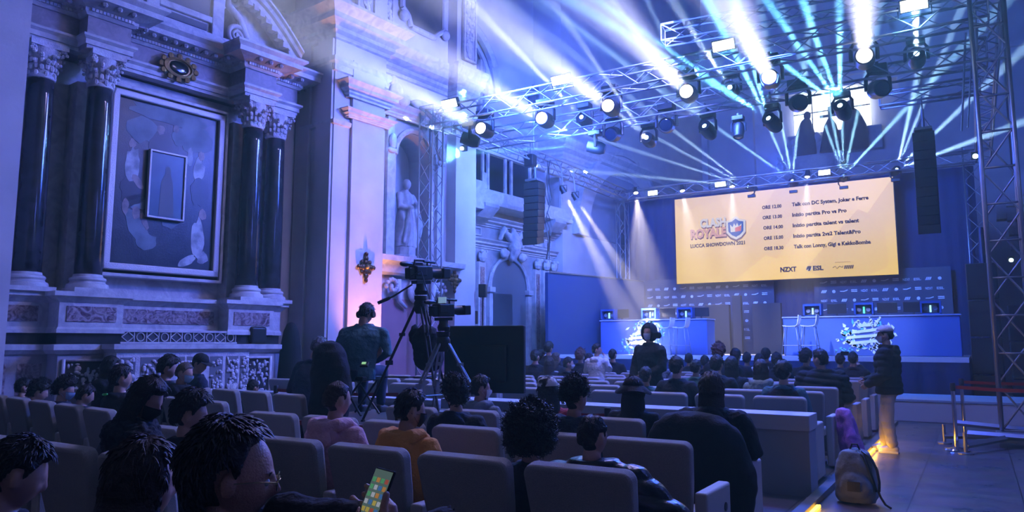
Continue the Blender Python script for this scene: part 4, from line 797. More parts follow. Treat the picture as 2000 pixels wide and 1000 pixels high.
for dx, dy in ((-1, -.25), (1, -.25), (-.7, -1.4), (.3, 1.2)):
    b = MB(); b.tube([(.48, YT, .16), (.48+dx, YT+dy, .12)], .045, 4); b.tube([(.48+dx, YT+dy, .0), (.48+dx, YT+dy, .3)], .025, 8); b.lathe([(.1, 0), (.1, .02), (.02, .03)], (.48+dx, YT+dy, 0), 12); b.build('outrigger', STEEL, bs)
b = MB(); b.box((.48, YT, .15), (.62, .62, .16)); b.build('sleeve', STEEL, bs, bevel=.01)
b = MB(); b.tube([(-.2, YT-.3, .18), (1.4, YT-.55, .16)], .05, 4); b.tube([(-.35, YT+.1, .30), (1.4, YT-.1, .2)], .045, 4); b.build('crossbar', STEEL, bs)
# chain hoists
def cable(p0, p1, label, r=.012, cat='cable'): b = MB(); b.tube([p0, p1], r, 5); return tag(b.build('hanging_cable', STEEL), label, cat)
cable(onY(1886, 64, 16), onY(1878, 256, 16), 'bright hanging chain left of the right tower', .02); cable(onY(1895, 60, 16)+V((.05, 0, 0)), onY(1884, 250, 16)+V((.05, 0, 0)), 'second bright hanging chain left of the right tower', .015)
# ================================================================ FIXTURES
LENS_W = mat('lens_white', (1, 1, 1), emit=(1, .97, 1), es=9.0); LENS_C = mat('lens_cyan', (.7, .95, 1), emit=(.55, .85, 1), es=7.0); LENS_OFF = mat('lens_dark', (.02, .03, .06), .05, spec=.8)
def aimM(p, d):
    M = V(d).to_track_quat('Z', 'Y').to_matrix().to_4x4(); M.translation = p; return M
def moving_head(p, d, k, lens, label, hang=True, grp='moving head lights on the trusses'):
    """base box, yoke and barrel pointing along d; p is the lens centre"""
    d = V(d).normalized(); c = p-d*.22*k; r = thing('moving_head_light', c, label, 'stage light', grp); up = 1 if hang else -1
    b = MB(); M = aimM(c, d); b.lathe([(.02, -.26*k), (.12*k, -.24*k), (.165*k, -.12*k), (.17*k, .04*k), (.15*k, .18*k), (.155*k, .20*k), (.15*k, .22*k), (.13*k, .215*k), (.125*k, .2*k)], M=M, n=20); h = b.build('head', BLACK, r, smooth=45)
    b = MB(); lr = .125 if lens is not LENS_C else .055; b.lathe([(.0, .205*k), (lr*k, .205*k), (lr*.88*k, .212*k), (0, .214*k)], M=M, n=20); b.build('lens', lens, h)
    if lens is LENS_C: b = MB(); b.lathe([(0, .196*k), (.125*k, .196*k), (.12*k, .2*k), (0, .2*k)], M=M, n=20); b.build('front_glass', LENS_OFF, h)
    hd = V((-d.y, d.x, 0)); hd = hd.normalized() if hd.length > .1 else V((1, 0, 0)); z1 = up*.30*k
    b = MB(); P = [c+hd*.205*k+V((0, 0, -up*.03*k)), c+hd*.205*k+V((0, 0, z1*.7)), c+hd*.15*k+V((0, 0, z1)), c-hd*.15*k+V((0, 0, z1)), c-hd*.205*k+V((0, 0, z1*.7)), c-hd*.205*k+V((0, 0, -up*.03*k))]; b.tube(P, .035*k, 6); b.build('yoke', BLACK, r)
    b = MB(); b.box(c+V((0, 0, up*.38*k)), (.34*k, .26*k, .13*k)); 
    if hang: b.box(c+V((0, 0, up*.47*k)), (.06, .1, .1))
    b.build('base', BLACK, r, bevel=.015)
    if hang: q = c+V((0, 0, .42*k)); ty = 13.93 if abs(q.y-13.93) < .9 else (15.95 if abs(q.y-15.95) < .9 else q.y); b = MB(); b.tube([q, (q.x, ty+(q.y-ty)*.5, 6.98)], .022, 8); b.build('clamp', STEEL, r)
    return r
for i, (x, y) in enumerate(BLIND): moving_head(onY(x, y, YT), BDIRS[i], 1.05, LENS_W, 'glaring white round light, '+ORD[i]+' from the left on the front truss', grp='white round lights on the front truss')
nm = {1148: 'cyan light with three long beams at the left of the middle truss', 1375: 'small-lens light with crossing beams at the middle truss centre', 1500: 'cyan light fanning beams upward at the middle truss', 1640: 'cyan light fanning beams in front of the bright window', 1790: 'narrow single-beam light under the rightmost strobe', 1135: 'narrow single-beam light under the second strobe from the left', 1425: 'narrow single-beam light under the third strobe from the left', 1262: 'dim twin-beam light left of the middle truss centre', 1460: 'beam light above the screen, leftmost fan of beams', 1547: 'beam light above the screen, second fan from the left', 1648: 'beam light above the screen, third fan from the left', 1752: 'beam light above the top right corner of the screen', 902: 'small beam light at the far left end of the front truss'}
for x, y, yp, ends, dy, pw, ang, col in SPOTS:
    p = onY(x, y, yp); d = V((0, 0, 0))
    for ex, ey in ends: d += (onY(ex, ey, yp+dy)-p).normalized()
    moving_head(p, d, .95 if yp < 20 else .75, LENS_C, nm[x], hang=yp < 20)
for i, (x, y) in enumerate([(1192, 262), (1300, 244), (1563, 200), (1724, 172)]): moving_head(onY(x, y, 15.7), (.15+.1*i, -1, -.25), 1.1, LENS_OFF, 'unlit black moving head, '+ORD[i]+' from the left under the middle truss', grp='unlit moving heads')
for i, (x, y, ex, ey, lb) in enumerate([(1442, 268, 1442, 330, 'unlit narrow black spotlight hanging behind the middle truss'), (1040, 205, 1030, 260, 'small black light on the front truss between two white floods')]): moving_head(onY(x, y, 17.5), (0, -.3, -1), .8, LENS_OFF, lb)
STRM = mat('strobe_panel', (1, 1, 1), emit=(.85, .98, 1), es=12.0)
def strobe(p, d, label, k=1.0):
    r = thing('strobe_light', p, label, 'stage light', 'strobe panels'); q = V(d).normalized(); M = aimM(p, q)
    rx = M.to_3x3(); b = MB(); b.box((0, 0, -.06), (.44*k, .22*k, .12), M=M); b.build('housing', BLACK, r)
    b = MB(); b.box((0, 0, .01), (.40*k, .18*k, .02), M=M); b.build('panel', STRM, r)
    b = MB(); b.tube([M @ V((-.25*k, 0, -.05)), M @ V((-.25*k, -.2*k, -.05)) , M @ V((.25*k, -.2*k, -.05)), M @ V((.25*k, 0, -.05))], .015, 5); b.build('bracket', BLACK, r)
for i, (x, y) in enumerate(STROBE): strobe(onY(x, y, YT)+V((0, -.25, 0)), SDIR, 'bright rectangular strobe, '+ORD[i]+' from the left on top of the front truss')
for i, (x, y) in enumerate([(1275, 377), (1407, 360), (1610, 337)]): strobe(onY(x, y, 24.8), (0, -1, 0), 'small white strobe above the screen, '+ORD[i]+' from the left', .85)
dl = ['tight pale beam lamp above the left stage panel, left one of two', 'tight pale beam lamp above the left stage panel, right one of two', 'wide warm stage lamp left of the screen', 'warm stage lamp over the top left corner of the screen', 'warm stage lamp above the screen logo', 'warm stage lamp above the schedule']
for (x, y, yp, (ex, ey), ang), lb in zip(DOWN, dl):
    p = onY(x, y, yp); d = (onY(ex, ey, yp-1.6 if yp > 22 else yp+1.2)-p).normalized(); r = thing('par_can', p, lb, 'stage light', 'stage lamps pointing down'); M = aimM(p-d*.02, d)
    b = MB(); b.lathe([(.02, -.24), (.07, -.22), (.09, -.05), (.10, 0), (.085, 0), (.08, -.03)], M=M); b.build('can', BLACK, r, smooth=40); b = MB(); b.lathe([(0, -.012), (.082, -.012), (.08, .0), (0, .0)], M=M); b.build('lens', LENS_W, r)
    b = MB(); b.tube([p+V((-.12, 0, 0))-d*.1, p+V((-.12, 0, .16))-d*.1, p+V((.12, 0, .16))-d*.1, p+V((.12, 0, 0))-d*.1], .012, 5); b.build('yoke', BLACK, r)
    b = MB(); b.tube([p+V((0, 0, .16))-d*.1, (p.x-(.15 if yp < 22 else 0), p.y, 7.0)], .016, 6); b.build('drop_pole', STEEL, r)
# line arrays
def line_array(px0, px1, pyt, pyb, lean, y, n_, label):
    a, c_ = onY(px0, pyt, y), onY(px1, pyt, y); z0 = onY((px0+px1)/2, pyb, y).z; x = (a.x+c_.x)/2; w_ = abs(c_.x-a.x)*.86; r = thing('line_array_speaker', (x, y, z0), label, 'speaker', 'hanging line array speakers'); H_ = (a.z-z0)/n_
    for k in range(n_):
        z = a.z-H_*(k+.5); t = -lean*k/n_; b = MB(); off = .10*(k/n_)**2
        M = Matrix.Translation((x, y-off*1.2, z)) @ Matrix.Rotation(R(4+9*k/n_), 4, 'X'); b.add([(sx*w_/2*(1 if sy < 0 else .8), sy*.24, sz*H_*.48) for sx in (-1, 1) for sy in (-1, 1) for sz in (-1, 1)], [(0, 1, 3, 2), (4, 6, 7, 5), (0, 4, 5, 1), (2, 3, 7, 6), (0, 2, 6, 4), (1, 5, 7, 3)], M); b.build('cabinet', BLACK, r, bevel=.008)
        b = MB(); b.box((0, -.245, 0), (w_*.92, .01, H_*.8), M=M); b.build('grille', mat('grille', (.02, .02, .022), .6), r)
    b = MB(); b.box((x, y, a.z+.06), (w_*.8, .5, .06)); b.tube([(x, y, a.z+.08), (x, y, a.z+.55)], .03); b.tube([(x-.15, y, a.z+.08), (x, y, a.z+.4)], .012); b.tube([(x+.15, y, a.z+.08), (x, y, a.z+.4)], .012); b.build('flying_frame', STEEL, r)
    b = MB(); b.tube([(x, y, a.z+.5), (x, y, 6.9)], .016, 5); b.build('chain', STEEL, r); return r
line_array(1029, 1062, 360, 478, 5, 18, 9, 'black line array hanging left of the stage'); line_array(1779, 1830, 264, 457, 4, 18, 11, 'black line array hanging at the top right of the screen')
hb = thing('hanging_cables', (-10.35, 18.05, 4.2), 'loose cable bundle dangling behind the left line array', 'cable'); b = MB(); rn = random.Random(4)
for k in range(3):
    x = onY(1068+k*3, 380, 18.3).x; b.tube([(x+.05*sin(q*1.3+k), 18.3+.05*cos(q*2+k), 6.8-q*.22) for q in range(14)], .012, 5)
b.build('cable', BLACK, hb)
hz = thing('hoist_motor', (-10.5, 17.9, 6.6), 'chain hoist motor above the left line array', 'hoist'); b = MB(); b.box((-10.5, 17.9, 6.75), (.3, .25, .35)); b.build('body', BLACK, hz, bevel=.03); b = MB(); b.tube([(-10.5, 17.9, 6.9), (-10.5, 17.9, 7.3)], .02, 5); b.build('hook', STEEL, hz)
# dark speaker stack and cases right of the stage
r = thing('speaker_stack', (.25, 20.6, 0), 'tall black loudspeaker stack right of the stage', 'speaker')
x0, x1 = onY(1886, 600, 20.3).x+.05, onY(1942, 600, 20.3).x
for k in range(4): b = MB(); b.bb((x0, 20.0, .02+.85*k), (x1+.1, 20.45, .84+.85*k)); b.build('cabinet', BLACK, r, bevel=.02); b = MB(); b.bb((x0+.05, 19.99, .08+.85*k), (x1+.05, 20.0, .78+.85*k)); b.build('grille', mat('grille', (.02, .02, .022), .6), r)
r = thing('speaker_stack', (1.3, 19.5, 0), 'low black loudspeaker cabinets behind the right truss tower', 'speaker')
for k in range(3): b = MB(); b.bb((.62, 19.4, .02+.8*k), (1.7, 20.0, .79+.8*k)); b.build('cabinet', BLACK, r, bevel=.02)
# small wall speakers near the chapel
for px, py, lb in ((943, 568, 'small black speaker beside the chapel arch'), (925, 620, 'small black speaker leaning below the chapel arch')):
    p = onY(px, py, 15.9); r = thing('small_speaker', p, lb, 'speaker'); b = MB(); b.box(p, (.2, .2, .34), .4); b.build('cabinet', BLACK, r, bevel=.02); b = MB(); b.tube([p-V((0, 0, .17)), (p.x, p.y, 0)], .018); b.build('pole', BLACK, r); b = MB(); b.lathe([(.2, 0), (.2, .02), (.02, .04)], (p.x, p.y, 0)); b.build('foot', BLACK, r)
# small glints of lamps on the right side truss
for i, (px, py, yp) in enumerate([(1905, 305, 17), (1975, 508, 22), (902, 290, 14.3)]):
    p = onY(px, py, yp); r = thing('work_light', p, ['small beam lamp on the right side near the big tower', 'tiny bright work lamp far right behind the tower', 'tiny bright lamp under the far left end of the front truss'][i], 'lamp'); b = MB(); b.ell(p, .05, 8, 6); b.build('bulb', LENS_C, r, smooth=True); b = MB(); b.box(p+V((0, .1, .03)), (.14, .1, .14)); b.build('housing', BLACK, r)
# ================================================================ HAZE
hm = bpy.data.materials.new('haze'); hm.use_nodes = True; nt = hm.node_tree; nt.nodes.clear(); o_ = nt.nodes.new('ShaderNodeOutputMaterial'); vs_ = nt.nodes.new('ShaderNodeVolumeScatter')
vs_.inputs['Density'].default_value = .022; vs_.inputs['Anisotropy'].default_value = .25; vs_.inputs['Color'].default_value = (.9, .93, 1, 1); nt.links.new(vs_.outputs[0], o_.inputs['Volume'])
b = MB(); b.bb((-14.5, -3.5, .02), (6.3, 34.2, 15)); hz = b.build('haze', hm); tag(hz, 'thin stage haze filling the nave', 'haze', kind='stuff')
# ================================================================ SEATING
def seat_proto(arm_r=True):
    r = thing('theatre_seat', (0, 0, 0), 'seat', 'seat'); tl = R(13)
    # back panel: leaning, wider at the top; built flat then tilted about z = .42
    T = Matrix.Translation((0, .13, .40)) @ Matrix.Rotation(tl, 4, 'X'); rc = .055; ol = [(-.235, -.10), (.235, -.10), (.285, .30)]
    ol += [(.300-rc+rc*cos(a), .56-rc+rc*sin(a)) for a in [pi/2*k/5 for k in range(6)]]; ol += [(-u, v) for u, v in ol[2:][::-1]]
    b = MB(); b.prism(ol, -.045, .045, lambda u, v, q: V((u, q, v))); b.v = [T @ p for p in b.v]; b.build('backrest', SEATF, r, smooth=35, bevel=.02, seg=3, world=False)
    b = MB(); b.box((0, .34, .41), (.46, .44, .12)); b.build('seat_cushion', SEATF, r, smooth=50, bevel=.03, seg=3, world=False)
    b = MB(); b.box((0, .20, .19), (.40, .12, .36)); b.box((0, .2, .02), (.46, .4, .04)); b.build('foot', SEATD, r, world=False)
    b = MB(); b.box((.335, .30, .33), (.085, .50, .62)); b.build('armrest', SEATB, r, smooth=50, bevel=.018, seg=3, world=False)
    return r
SEAT = seat_proto(); seat_first = [True]
def put_seat(x, y, rz, label, group, end_left=False):
    if seat_first[0]: o = SEAT; seat_first[0] = False
    else: o = copy_tree(SEAT)
    o.location = (x, y, 0); o.rotation_euler.z = rz; o['label'] = label; o['group'] = group
    if end_left:
        a = [c for c in o.children if c.name.startswith('armrest')][0].copy(); COL.objects.link(a); a.parent = o; a.location.x -= .67
    return o
NAMES = []
TOPB = -.27                                                        # top of the back relative to the seat origin (y)
def row(y, xs, rz, what, n0=0):
    for k, x in enumerate(xs): put_seat(x, y-TOPB*0+.0, rz, 'grey fabric theatre seat, %s from the right aisle, %s' % (ORD[k+n0], what), 'seats of '+what, end_left=(k == len(xs)-1))
P = .70
row(2.45, [-3.98-.72*k for k in range(4)], 0, 'nearest row at the picture bottom')
row(3.38, [-1.72-.70*k for k in range(6)], 0, 'second row from the camera')
row(4.55, [-1.83-.70*k for k in range(6)], 0, 'third row from the camera')
row(5.70, [-1.90-.70*k for k in range(5)], 0, 'fourth row from the camera')
FAR = [9.05, 10.2, 11.35, 12.5, 13.65, 14.8, 15.95]
FN = ['row right behind the low white desk', 'second row past the desk', 'third row past the desk', 'fourth row past the desk', 'fifth row past the desk', 'second row from the stage', 'row nearest the stage']
for y, w_, n_ in zip(FAR, FN, (13, 12, 12, 12, 12, 12, 12)): row(y, [-1.98-P*k for k in range(n_)], 0, w_)
LB = R(-8)
def lrow(c, n_, what):
    for k in range(n_):
        x, y = c[0]-.74*k*cos(LB), c[1]-.74*k*sin(LB); put_seat(x, y, LB, 'grey fabric theatre seat, %s from the right, left block %s' % (ORD[k], what), 'left block seats, '+what, k == n_-1)
lrow((-7.05, 3.98), 5, 'nearest row'); lrow((-7.0, 5.15), 6, 'middle row'); lrow((-7.15, 6.35), 6, 'back row'); 
b = MB(); b.box((-1.385, 5.02, .5), (.012, .03, .03)); 
# round number plate on the aisle armrest
np_ = [o for o in bpy.data.objects if o.get('label', '').startswith('grey fabric theatre seat, first from the right aisle, third row')]
if np_: b = MB(); b.lathe([(0, 0), (.028, 0), (.028, .006), (0, .007)], M=Matrix.Translation((.378, .42, .50)) @ Matrix.Rotation(R(90), 4, 'Y')); b.build('number_plate', BLACK, np_[0], world=False)
# low desk with blue-lit top behind the far block
dk = thing('front_desk', (-3.4, 8.3, 0), 'long low grey desk crossing the aisle between the near and far seat blocks', 'desk')
DK = mat('desk_grey', (.28, .31, .36), .6); b = MB(); b.bb((-6.2, 8.22, 0), (-1.52, 8.30, .66)); b.bb((-6.2, 8.3, 0), (-6.12, 8.6, .78)); b.bb((-1.60, 8.3, 0), (-1.52, 8.6, .78)); b.build('panel', DK, dk)
b = MB(); b.bb((-6.22, 8.18, .66), (-1.50, 8.62, .82)); b.build('desktop', mat('desk_light', (.45, .47, .52), .45), dk, bevel=.008)
d2 = thing('front_desk', (-9.6, 8.3, 0), 'low grey partition left of the cameraman behind a red belt', 'desk'); b = MB(); b.bb((-11.8, 8.5, 0), (-6.5, 8.58, .7)); b.build('panel', DK, d2); b = MB(); b.bb((-11.8, 8.46, .7), (-6.5, 8.75, .76)); b.build('desktop', mat('desk_light', (.45, .47, .52), .45), d2)
# platform under the cameras
pf = thing('camera_platform', (-5.6, 5.9, 0), 'raised black platform for the video cameras, edge marked with red and white tape', 'platform')
b = MB(); b.bb((-6.75, 5.95, 0), (-4.35, 8.0, .66)); b.build('skirt', cloth('black', (.008, .008, .012)), pf); b = MB(); b.bb((-6.78, 5.92, .66), (-4.32, 8.03, .70)); b.build('deck', mat('platform_deck', (.04, .04, .045), .6), pf)
bw, br2 = MB(), MB()
for k in range(16): (bw if k % 2 else br2).bb((-6.78+.15*k, 5.912, .655), (-6.63+.15*k, 5.92, .705)); (bw if k % 2 else br2).bb((-6.78+.15*k, 5.92, .70), (-6.63+.15*k, 5.97, .703))
bw.build('white_tape', mat('tape_white', (.75, .75, .7), .5), pf); br2.build('red_tape', mat('tape_red', (.35, .02, .02), .5), pf)
# stanchions and belts
BELT = mat('belt_red', (.28, .01, .02), .7)
def stanchion(x, y, label, h=.98, mt=CHROME):
    r = thing('belt_stanchion', (x, y, 0), label, 'barrier post', 'belt barrier posts'); b = MB(); b.lathe([(.17, 0), (.175, .012), (.16, .03), (.05, .05), (.03, .055)], (x, y, 0)); b.build('foot', mt, r, smooth=40)
    b = MB(); b.lathe([(.028, .05), (.028, h-.1)], (x, y, 0), 16); b.build('post', mt, r, smooth=40); b = MB(); b.lathe([(.036, h-.12), (.036, h-.01), (.03, h)], (x, y, 0), 16); b.build('head', BLACK, r, smooth=40); return r
def belt(p, q, label, z=.9): b = MB(); p, q = V(p), V(q); d = (q-p).normalized(); n2 = V((-d.y, d.x, 0))*.002; m_ = (p+q)/2-V((0, 0, .02)); pts = [p, (p+m_)/2-V((0, 0, .008)), m_, (m_+q)/2-V((0, 0, .008)), q]; \
    b.add([a+s*n2+V((0, 0, dz)) for a in pts for s in (-1, 1) for dz in (-.024, .024)], [(4*i+0, 4*i+4, 4*i+5, 4*i+1) for i in range(4)]+[(4*i+2, 4*i+3, 4*i+7, 4*i+6) for i in range(4)]+[(4*i+1, 4*i+5, 4*i+7, 4*i+3) for i in range(4)]+[(4*i, 4*i+2, 4*i+6, 4*i+4) for i in range(4)]); return tag(b.build('barrier_belt', BELT), label, 'belt')
q = onZ(1869, 880, 0); stanchion(q.x, q.y, 'chrome belt post nearest in the right aisle'); s1 = (q.x, q.y)
q = onZ(1885, 856, 0); stanchion(q.x, q.y, 'chrome belt post just behind the nearest one in the right aisle'); s2 = (q.x, q.y)
belt((s1[0], s1[1], .92), (1.7, s1[1]-.2, .90), 'dark red belt running right from the nearest aisle post'); belt((s2[0], s2[1], .92), (1.9, s2[1]+.5, .92), 'dark red belt behind, running right past the tower')
q = onZ(1287, 990, 0)
for px, y, lb in ((1187, 6.9, 'slim belt post in front of the bucket hat spectator'), (1070, 7.1, 'slim belt post behind the furry hat spectator'), (538, 7.9, 'slim belt post left of the black coat')):
    x = onY(px, 790, y).x; stanchion(x, y, lb, .92, mat('post_grey', (.35, .38, .42), .35, .6))
pa_, pb_ = onY(1187, 790, 6.9).x, onY(1070, 790, 7.1).x
belt((pb_, 7.1, .84), (pa_, 6.9, .84), 'dark red belt behind the curly haired spectator'); belt((onY(538, 790, 7.9).x, 7.9, .85), (-6.9, 8.1, .85), 'dark red belt left of the camera platform')
belt((pb_, 7.1, .84), (-4.3, 7.3, .84), 'dark red belt under the black monitor'); 
# edge strip light along the aisle and kerb
tag(struct((lambda m_: (m_.bb((-1.50, 1.0, 0), (-1.40, 16.6, .06)), m_.build('trim_38', mat('kerb', (.10, .10, .11), .5)))[1])(MB())))
YL = mat('strip_yellow', (1, .7, .1), emit=(1, .50, .03), es=7)
for (ya, yb, lb) in ((11.2, 13.6, 'glowing yellow light strip on the floor by the standing man'), (7.2, 7.75, 'short glowing yellow strip on the floor beside the backpack')):
    b = MB(); b.bb((-1.39, ya, .005), (-1.355, yb, .03)); o = b.build('light_strip', YL); tag(o, lb, 'light strip')
    lamp('AREA', 'strip_glow', (-1.33, (ya+yb)/2, .06), (1, 0, .05), 9 if ya > 10 else .8, (1, .50, .05), shape='RECTANGLE', size=yb-ya, size_y=.04).visible_volume_scatter = False
# ================================================================ PEOPLE
SKIN = mat('skin', (.52, .30, .22), .55); SKIN2 = mat('skin_light', (.62, .40, .32), .5)
HAIRC = {k: mat('hair_'+k, c, .55, n2=tuple(v*1.8 for v in c), scale=90, bump=.4, bscale=90) for k, c in dict(black=(.006, .005, .006), brown=(.022, .013, .010), red=(.10, .04, .03), grey=(.05, .05, .055), light=(.07, .05, .035)).items()}
def headM(hy, hp, pivot=(0, -.06, 1.08), hr=0): return Matrix.Translation(pivot) @ Matrix.Rotation(hy, 4, 'Z') @ Matrix.Rotation(hp, 4, 'X') @ Matrix.Rotation(hr, 4, 'Y')
# head local frame: origin at the neck pivot, centre of the skull at (0, .015, .16), face towards +Y
def g(x, s): return math.exp(-(x/s)**2)
def skull_r(d):                                                     # d unit vector from the skull centre
    x, y, z = d; a, bb_, c = .077, .097, .118
    r = 1/math.sqrt((x/a)**2+(y/bb_)**2+(z/c)**2)
    return r
def head_geo(mb, M, n=36, m=26, detail=1.0):
    vs = []; C0 = V((0, .015, .165))
    for j in range(m+1):
        ph = -pi/2+pi*j/m
        for k in range(n):
            t = 2*pi*k/n; d = V((cos(ph)*sin(t), cos(ph)*cos(t), sin(ph))); r = skull_r(d); p = d*r; x, y, z = p
            if z < 0: f = min(1, -z/.11); p.x *= 1-.30*f*f; p.y = p.y*(1-.10*f) if y > 0 else p.y*(1-.5*f) ; p.y += .018*f*f
            front = max(0, d.y); x, y, z = p
            nose = .026*g(x, .013)*g(z+.028, .020)*front + .012*g(x, .010)*g(z+.008, .022)*front
            brow = .006*g(z-.018, .010)*g(abs(x)-.028, .025)*front; eye = -.008*g(abs(x)-.031, .014)*g(z+.002, .011)*front
            lips = .006*g(z+.060, .007)*g(x, .020)*front+.005*g(z+.070, .006)*g(x, .018)*front; chin = .010*g(z+.100, .016)*g(x, .022)*front; ck = .004*g(abs(x)-.045, .02)*g(z+.035, .02)*front
            p.y += nose+brow+eye+lips+chin+ck; vs.append(C0+p)
    fs = [(j*n+k, j*n+(k+1) % n, (j+1)*n+(k+1) % n, (j+1)*n+k) for j in range(m) for k in range(n)]
    mb.add(vs, fs, M)
    for sg in (-1, 1): mb.ell((sg*.079, .005, .150), (.012, .020, .032), 10, 8, M); mb.ell((sg*.084, .0, .156), (.009, .014, .022), 8, 6, M)
def hand_geo(mb, wrist, d, palm_n, side=1, k=1.0, curl=.5, rf=.0085):
    """palm and five separate fingers; d points from wrist to fingers, palm_n out of the palm, side is the thumb side"""
    d = V(d).normalized(); pn = V(palm_n); pn = (pn-d*pn.dot(d)).normalized(); a = d.cross(pn)*side; w0 = V(wrist)
    mb.limb([w0, w0+d*.035*k], [.026*k, .030*k], 10)
    for i in range(4): off = a*((i-1.5)*-.021*k); mb.limb([w0+d*.03*k+off*.6, w0+d*.085*k+off], [.015*k, .0135*k], 8)
    for i, L in enumerate((.070, .080, .074, .058)):
        p = w0+d*.088*k+a*((1.5-i)*.021*k); ang = 0.0; pts = [p-d*.01]; q = p; cu = curl*(1+.12*i)
        for f in (.45, .32, .27):
            ang += cu*.75; q = q+(d*cos(ang)+pn*sin(ang))*L*f*k; pts.append(q)
        mb.limb(pts, [rf*k*1.15, rf*k*1.1, rf*k, rf*.88*k], 8)
    t0 = w0+d*.028*k+a*.028*k; t1 = t0+(a*.75+d*.55+pn*.25).normalized()*.040*k; t2 = t1+(a*.35+d*.85+pn*.4).normalized()*.034*k; t3 = t2+(a*.1+d*.9+pn*.4).normalized()*.026*k
    mb.limb([t0, t1, t2, t3], [.015*k, .0125*k, .0105*k, .009*k], 8)
def torso_geo(mb, e, lean, wide=1.0, z0=.40, zs=1.0, belly=0.0):
    """rings up the trunk; lean = (x, y) shift of the shoulders"""
    P_ = [(z0, .175, .12), (.50, .175, .125), (.60, .160, .115+belly), (.72, .158, .115+belly*.7), (.84, .175, .118), (.95, .190, .112), (1.02, .165, .090), (1.06, .095, .068), (1.10, .062, .060)]
    rg = []
    for z, a, b_ in P_:
        f = max(0, (z-.45)/.6); rg.append((lean[0]*f, lean[1]*f-.02*math.sin(f*pi), z*zs, (a+e)*wide, b_+e))
    mb.rings(rg, 24)
    return rg
POSES = {}
def arm_pts(pose, sd, lean):
    sh = V((.185*sd+lean[0], lean[1], .985))
    if pose == 'lap': return [sh, V((.255*sd+lean[0]*.6, .04+lean[1]*.5, .74)), V((.13*sd, .27, .64))]
    if pose == 'phone': return [sh, V((.24*sd+lean[0]*.6, .06+lean[1]*.5, .76)), V((.07*sd, .30, .80))]
    if pose == 'up': return [sh, V((.22*sd+lean[0]*.6, .18+lean[1]*.5, .88)), V((.07*sd, .34, 1.10))]
    if pose == 'out': return [sh, V((.40*sd+lean[0], -.02, .80)), V((.46*sd, .20, .70))] if sd > 0 else [sh, V((.255*sd, .04, .74)), V((.13*sd, .27, .64))]
    if pose == 'wide': return [sh, V((.31*sd+lean[0]*.6, .02+lean[1]*.5, .76)), V((.24*sd, .26, .66))]
def body_mesh(pose, hy, hp, lean, vox, seated=True):
    key = ('b', pose, hy, hp, lean, vox)
    if key in POSES: return POSES[key]
    mb = MB(); torso_geo(mb, 0, lean); L = V((lean[0], lean[1]-.01, 0)); pv = V((0, -.01, 1.08))+L
    mb.limb([V((lean[0], lean[1]-.005, 1.03)), pv+V((0, .01, .06))], [.062, .056], 16); head_geo(mb, headM(hy, hp, pv))
    for sd in (-1, 1):
        a = arm_pts(pose, sd, lean); mb.limb(a, [.055, .044, .027], 12); d = (a[2]-a[1]).normalized(); hand_geo(mb, a[2]+d*.01, d+V((-.3*sd, .3, 0)), (-.2*sd, 0, -1) if pose != 'phone' else (-sd, 0, .3), side=sd*(1 if pose != 'phone' else 1), curl=.45)
        mb.limb([(.09*sd, .03, .50), (.13*sd, .46, .51)], [.085, .062], 14); mb.limb([(.13*sd, .46, .50), (.13*sd, .44, .10)], [.060, .038], 12); mb.limb([(.13*sd, .42, .07), (.14*sd, .58, .045)], [.04, .03], 10)
    POSES[key] = remesh(mb, vox, 2); return POSES[key]
def wrinkle(s=1.0, f=9.0):
    def fn(p, n_): return p+n_*((noise.noise(p*f)*.010+noise.noise(p*f*2.7)*.005)*s)
    return fn
def top_mesh(pose, lean, kind, vox, wide=1.0):
    key = ('t', pose, lean, kind, vox, wide)
    if key in POSES: return POSES[key]
    e = {'shirt': .016, 'hoodie': .028, 'jacket': .034, 'puffer': .050, 'coat': .045, 'fur': .05}[kind]; mb = MB(); torso_geo(mb, e, lean, wide, z0=.42)
    L = V((lean[0], lean[1], 0))
    for sd in (-1, 1):
        a = arm_pts(pose, sd, lean); a = [V((a[0].x*wide, a[0].y, a[0].z)), V((a[1].x*wide, a[1].y, a[1].z)), a[2]]; mb.limb(a, [.058+e, .048+e*.9, .034+e*.5], 14); mb.limb([L+V((.05*sd, 0, 1.04)), L+V((.17*sd*wide, 0, .99))], [.05+e*.5, .055+e*.7], 12)
    if kind in ('hoodie', 'coat', 'fur', 'jacket'):
        k = 1.0 if kind != 'jacket' else .45
        for i in range(13):
            t = pi*(.02+.96*i/12); rr = .085+.02*k; c = L+V((rr*cos(t)*1.15, -rr*sin(t)*1.0-.005, 1.065+.015*sin(t)-.03*abs(cos(t)))); mb.ell(c, (.034*k+.012, .036*k+.012, .034*k+.012), 10, 7)
        if kind != 'jacket': mb.ell(L+V((0, -.135, 1.01)), (.145, .065, .095), 14, 9); mb.ell(L+V((0, -.15, .93)), (.09, .04, .07), 12, 8)
    dsp = wrinkle(1.0)
    if kind == 'puffer': dsp = lambda p, n_: p+n_*(.016*abs(sin(p.z*38+p.x*4))+noise.noise(p*8)*.012)
    if kind == 'fur': dsp = lambda p, n_: p+n_*(noise.noise(p*38)*.018+noise.noise(p*16)*.015)
    POSES[key] = remesh(mb, vox, 3, dsp); return POSES[key]
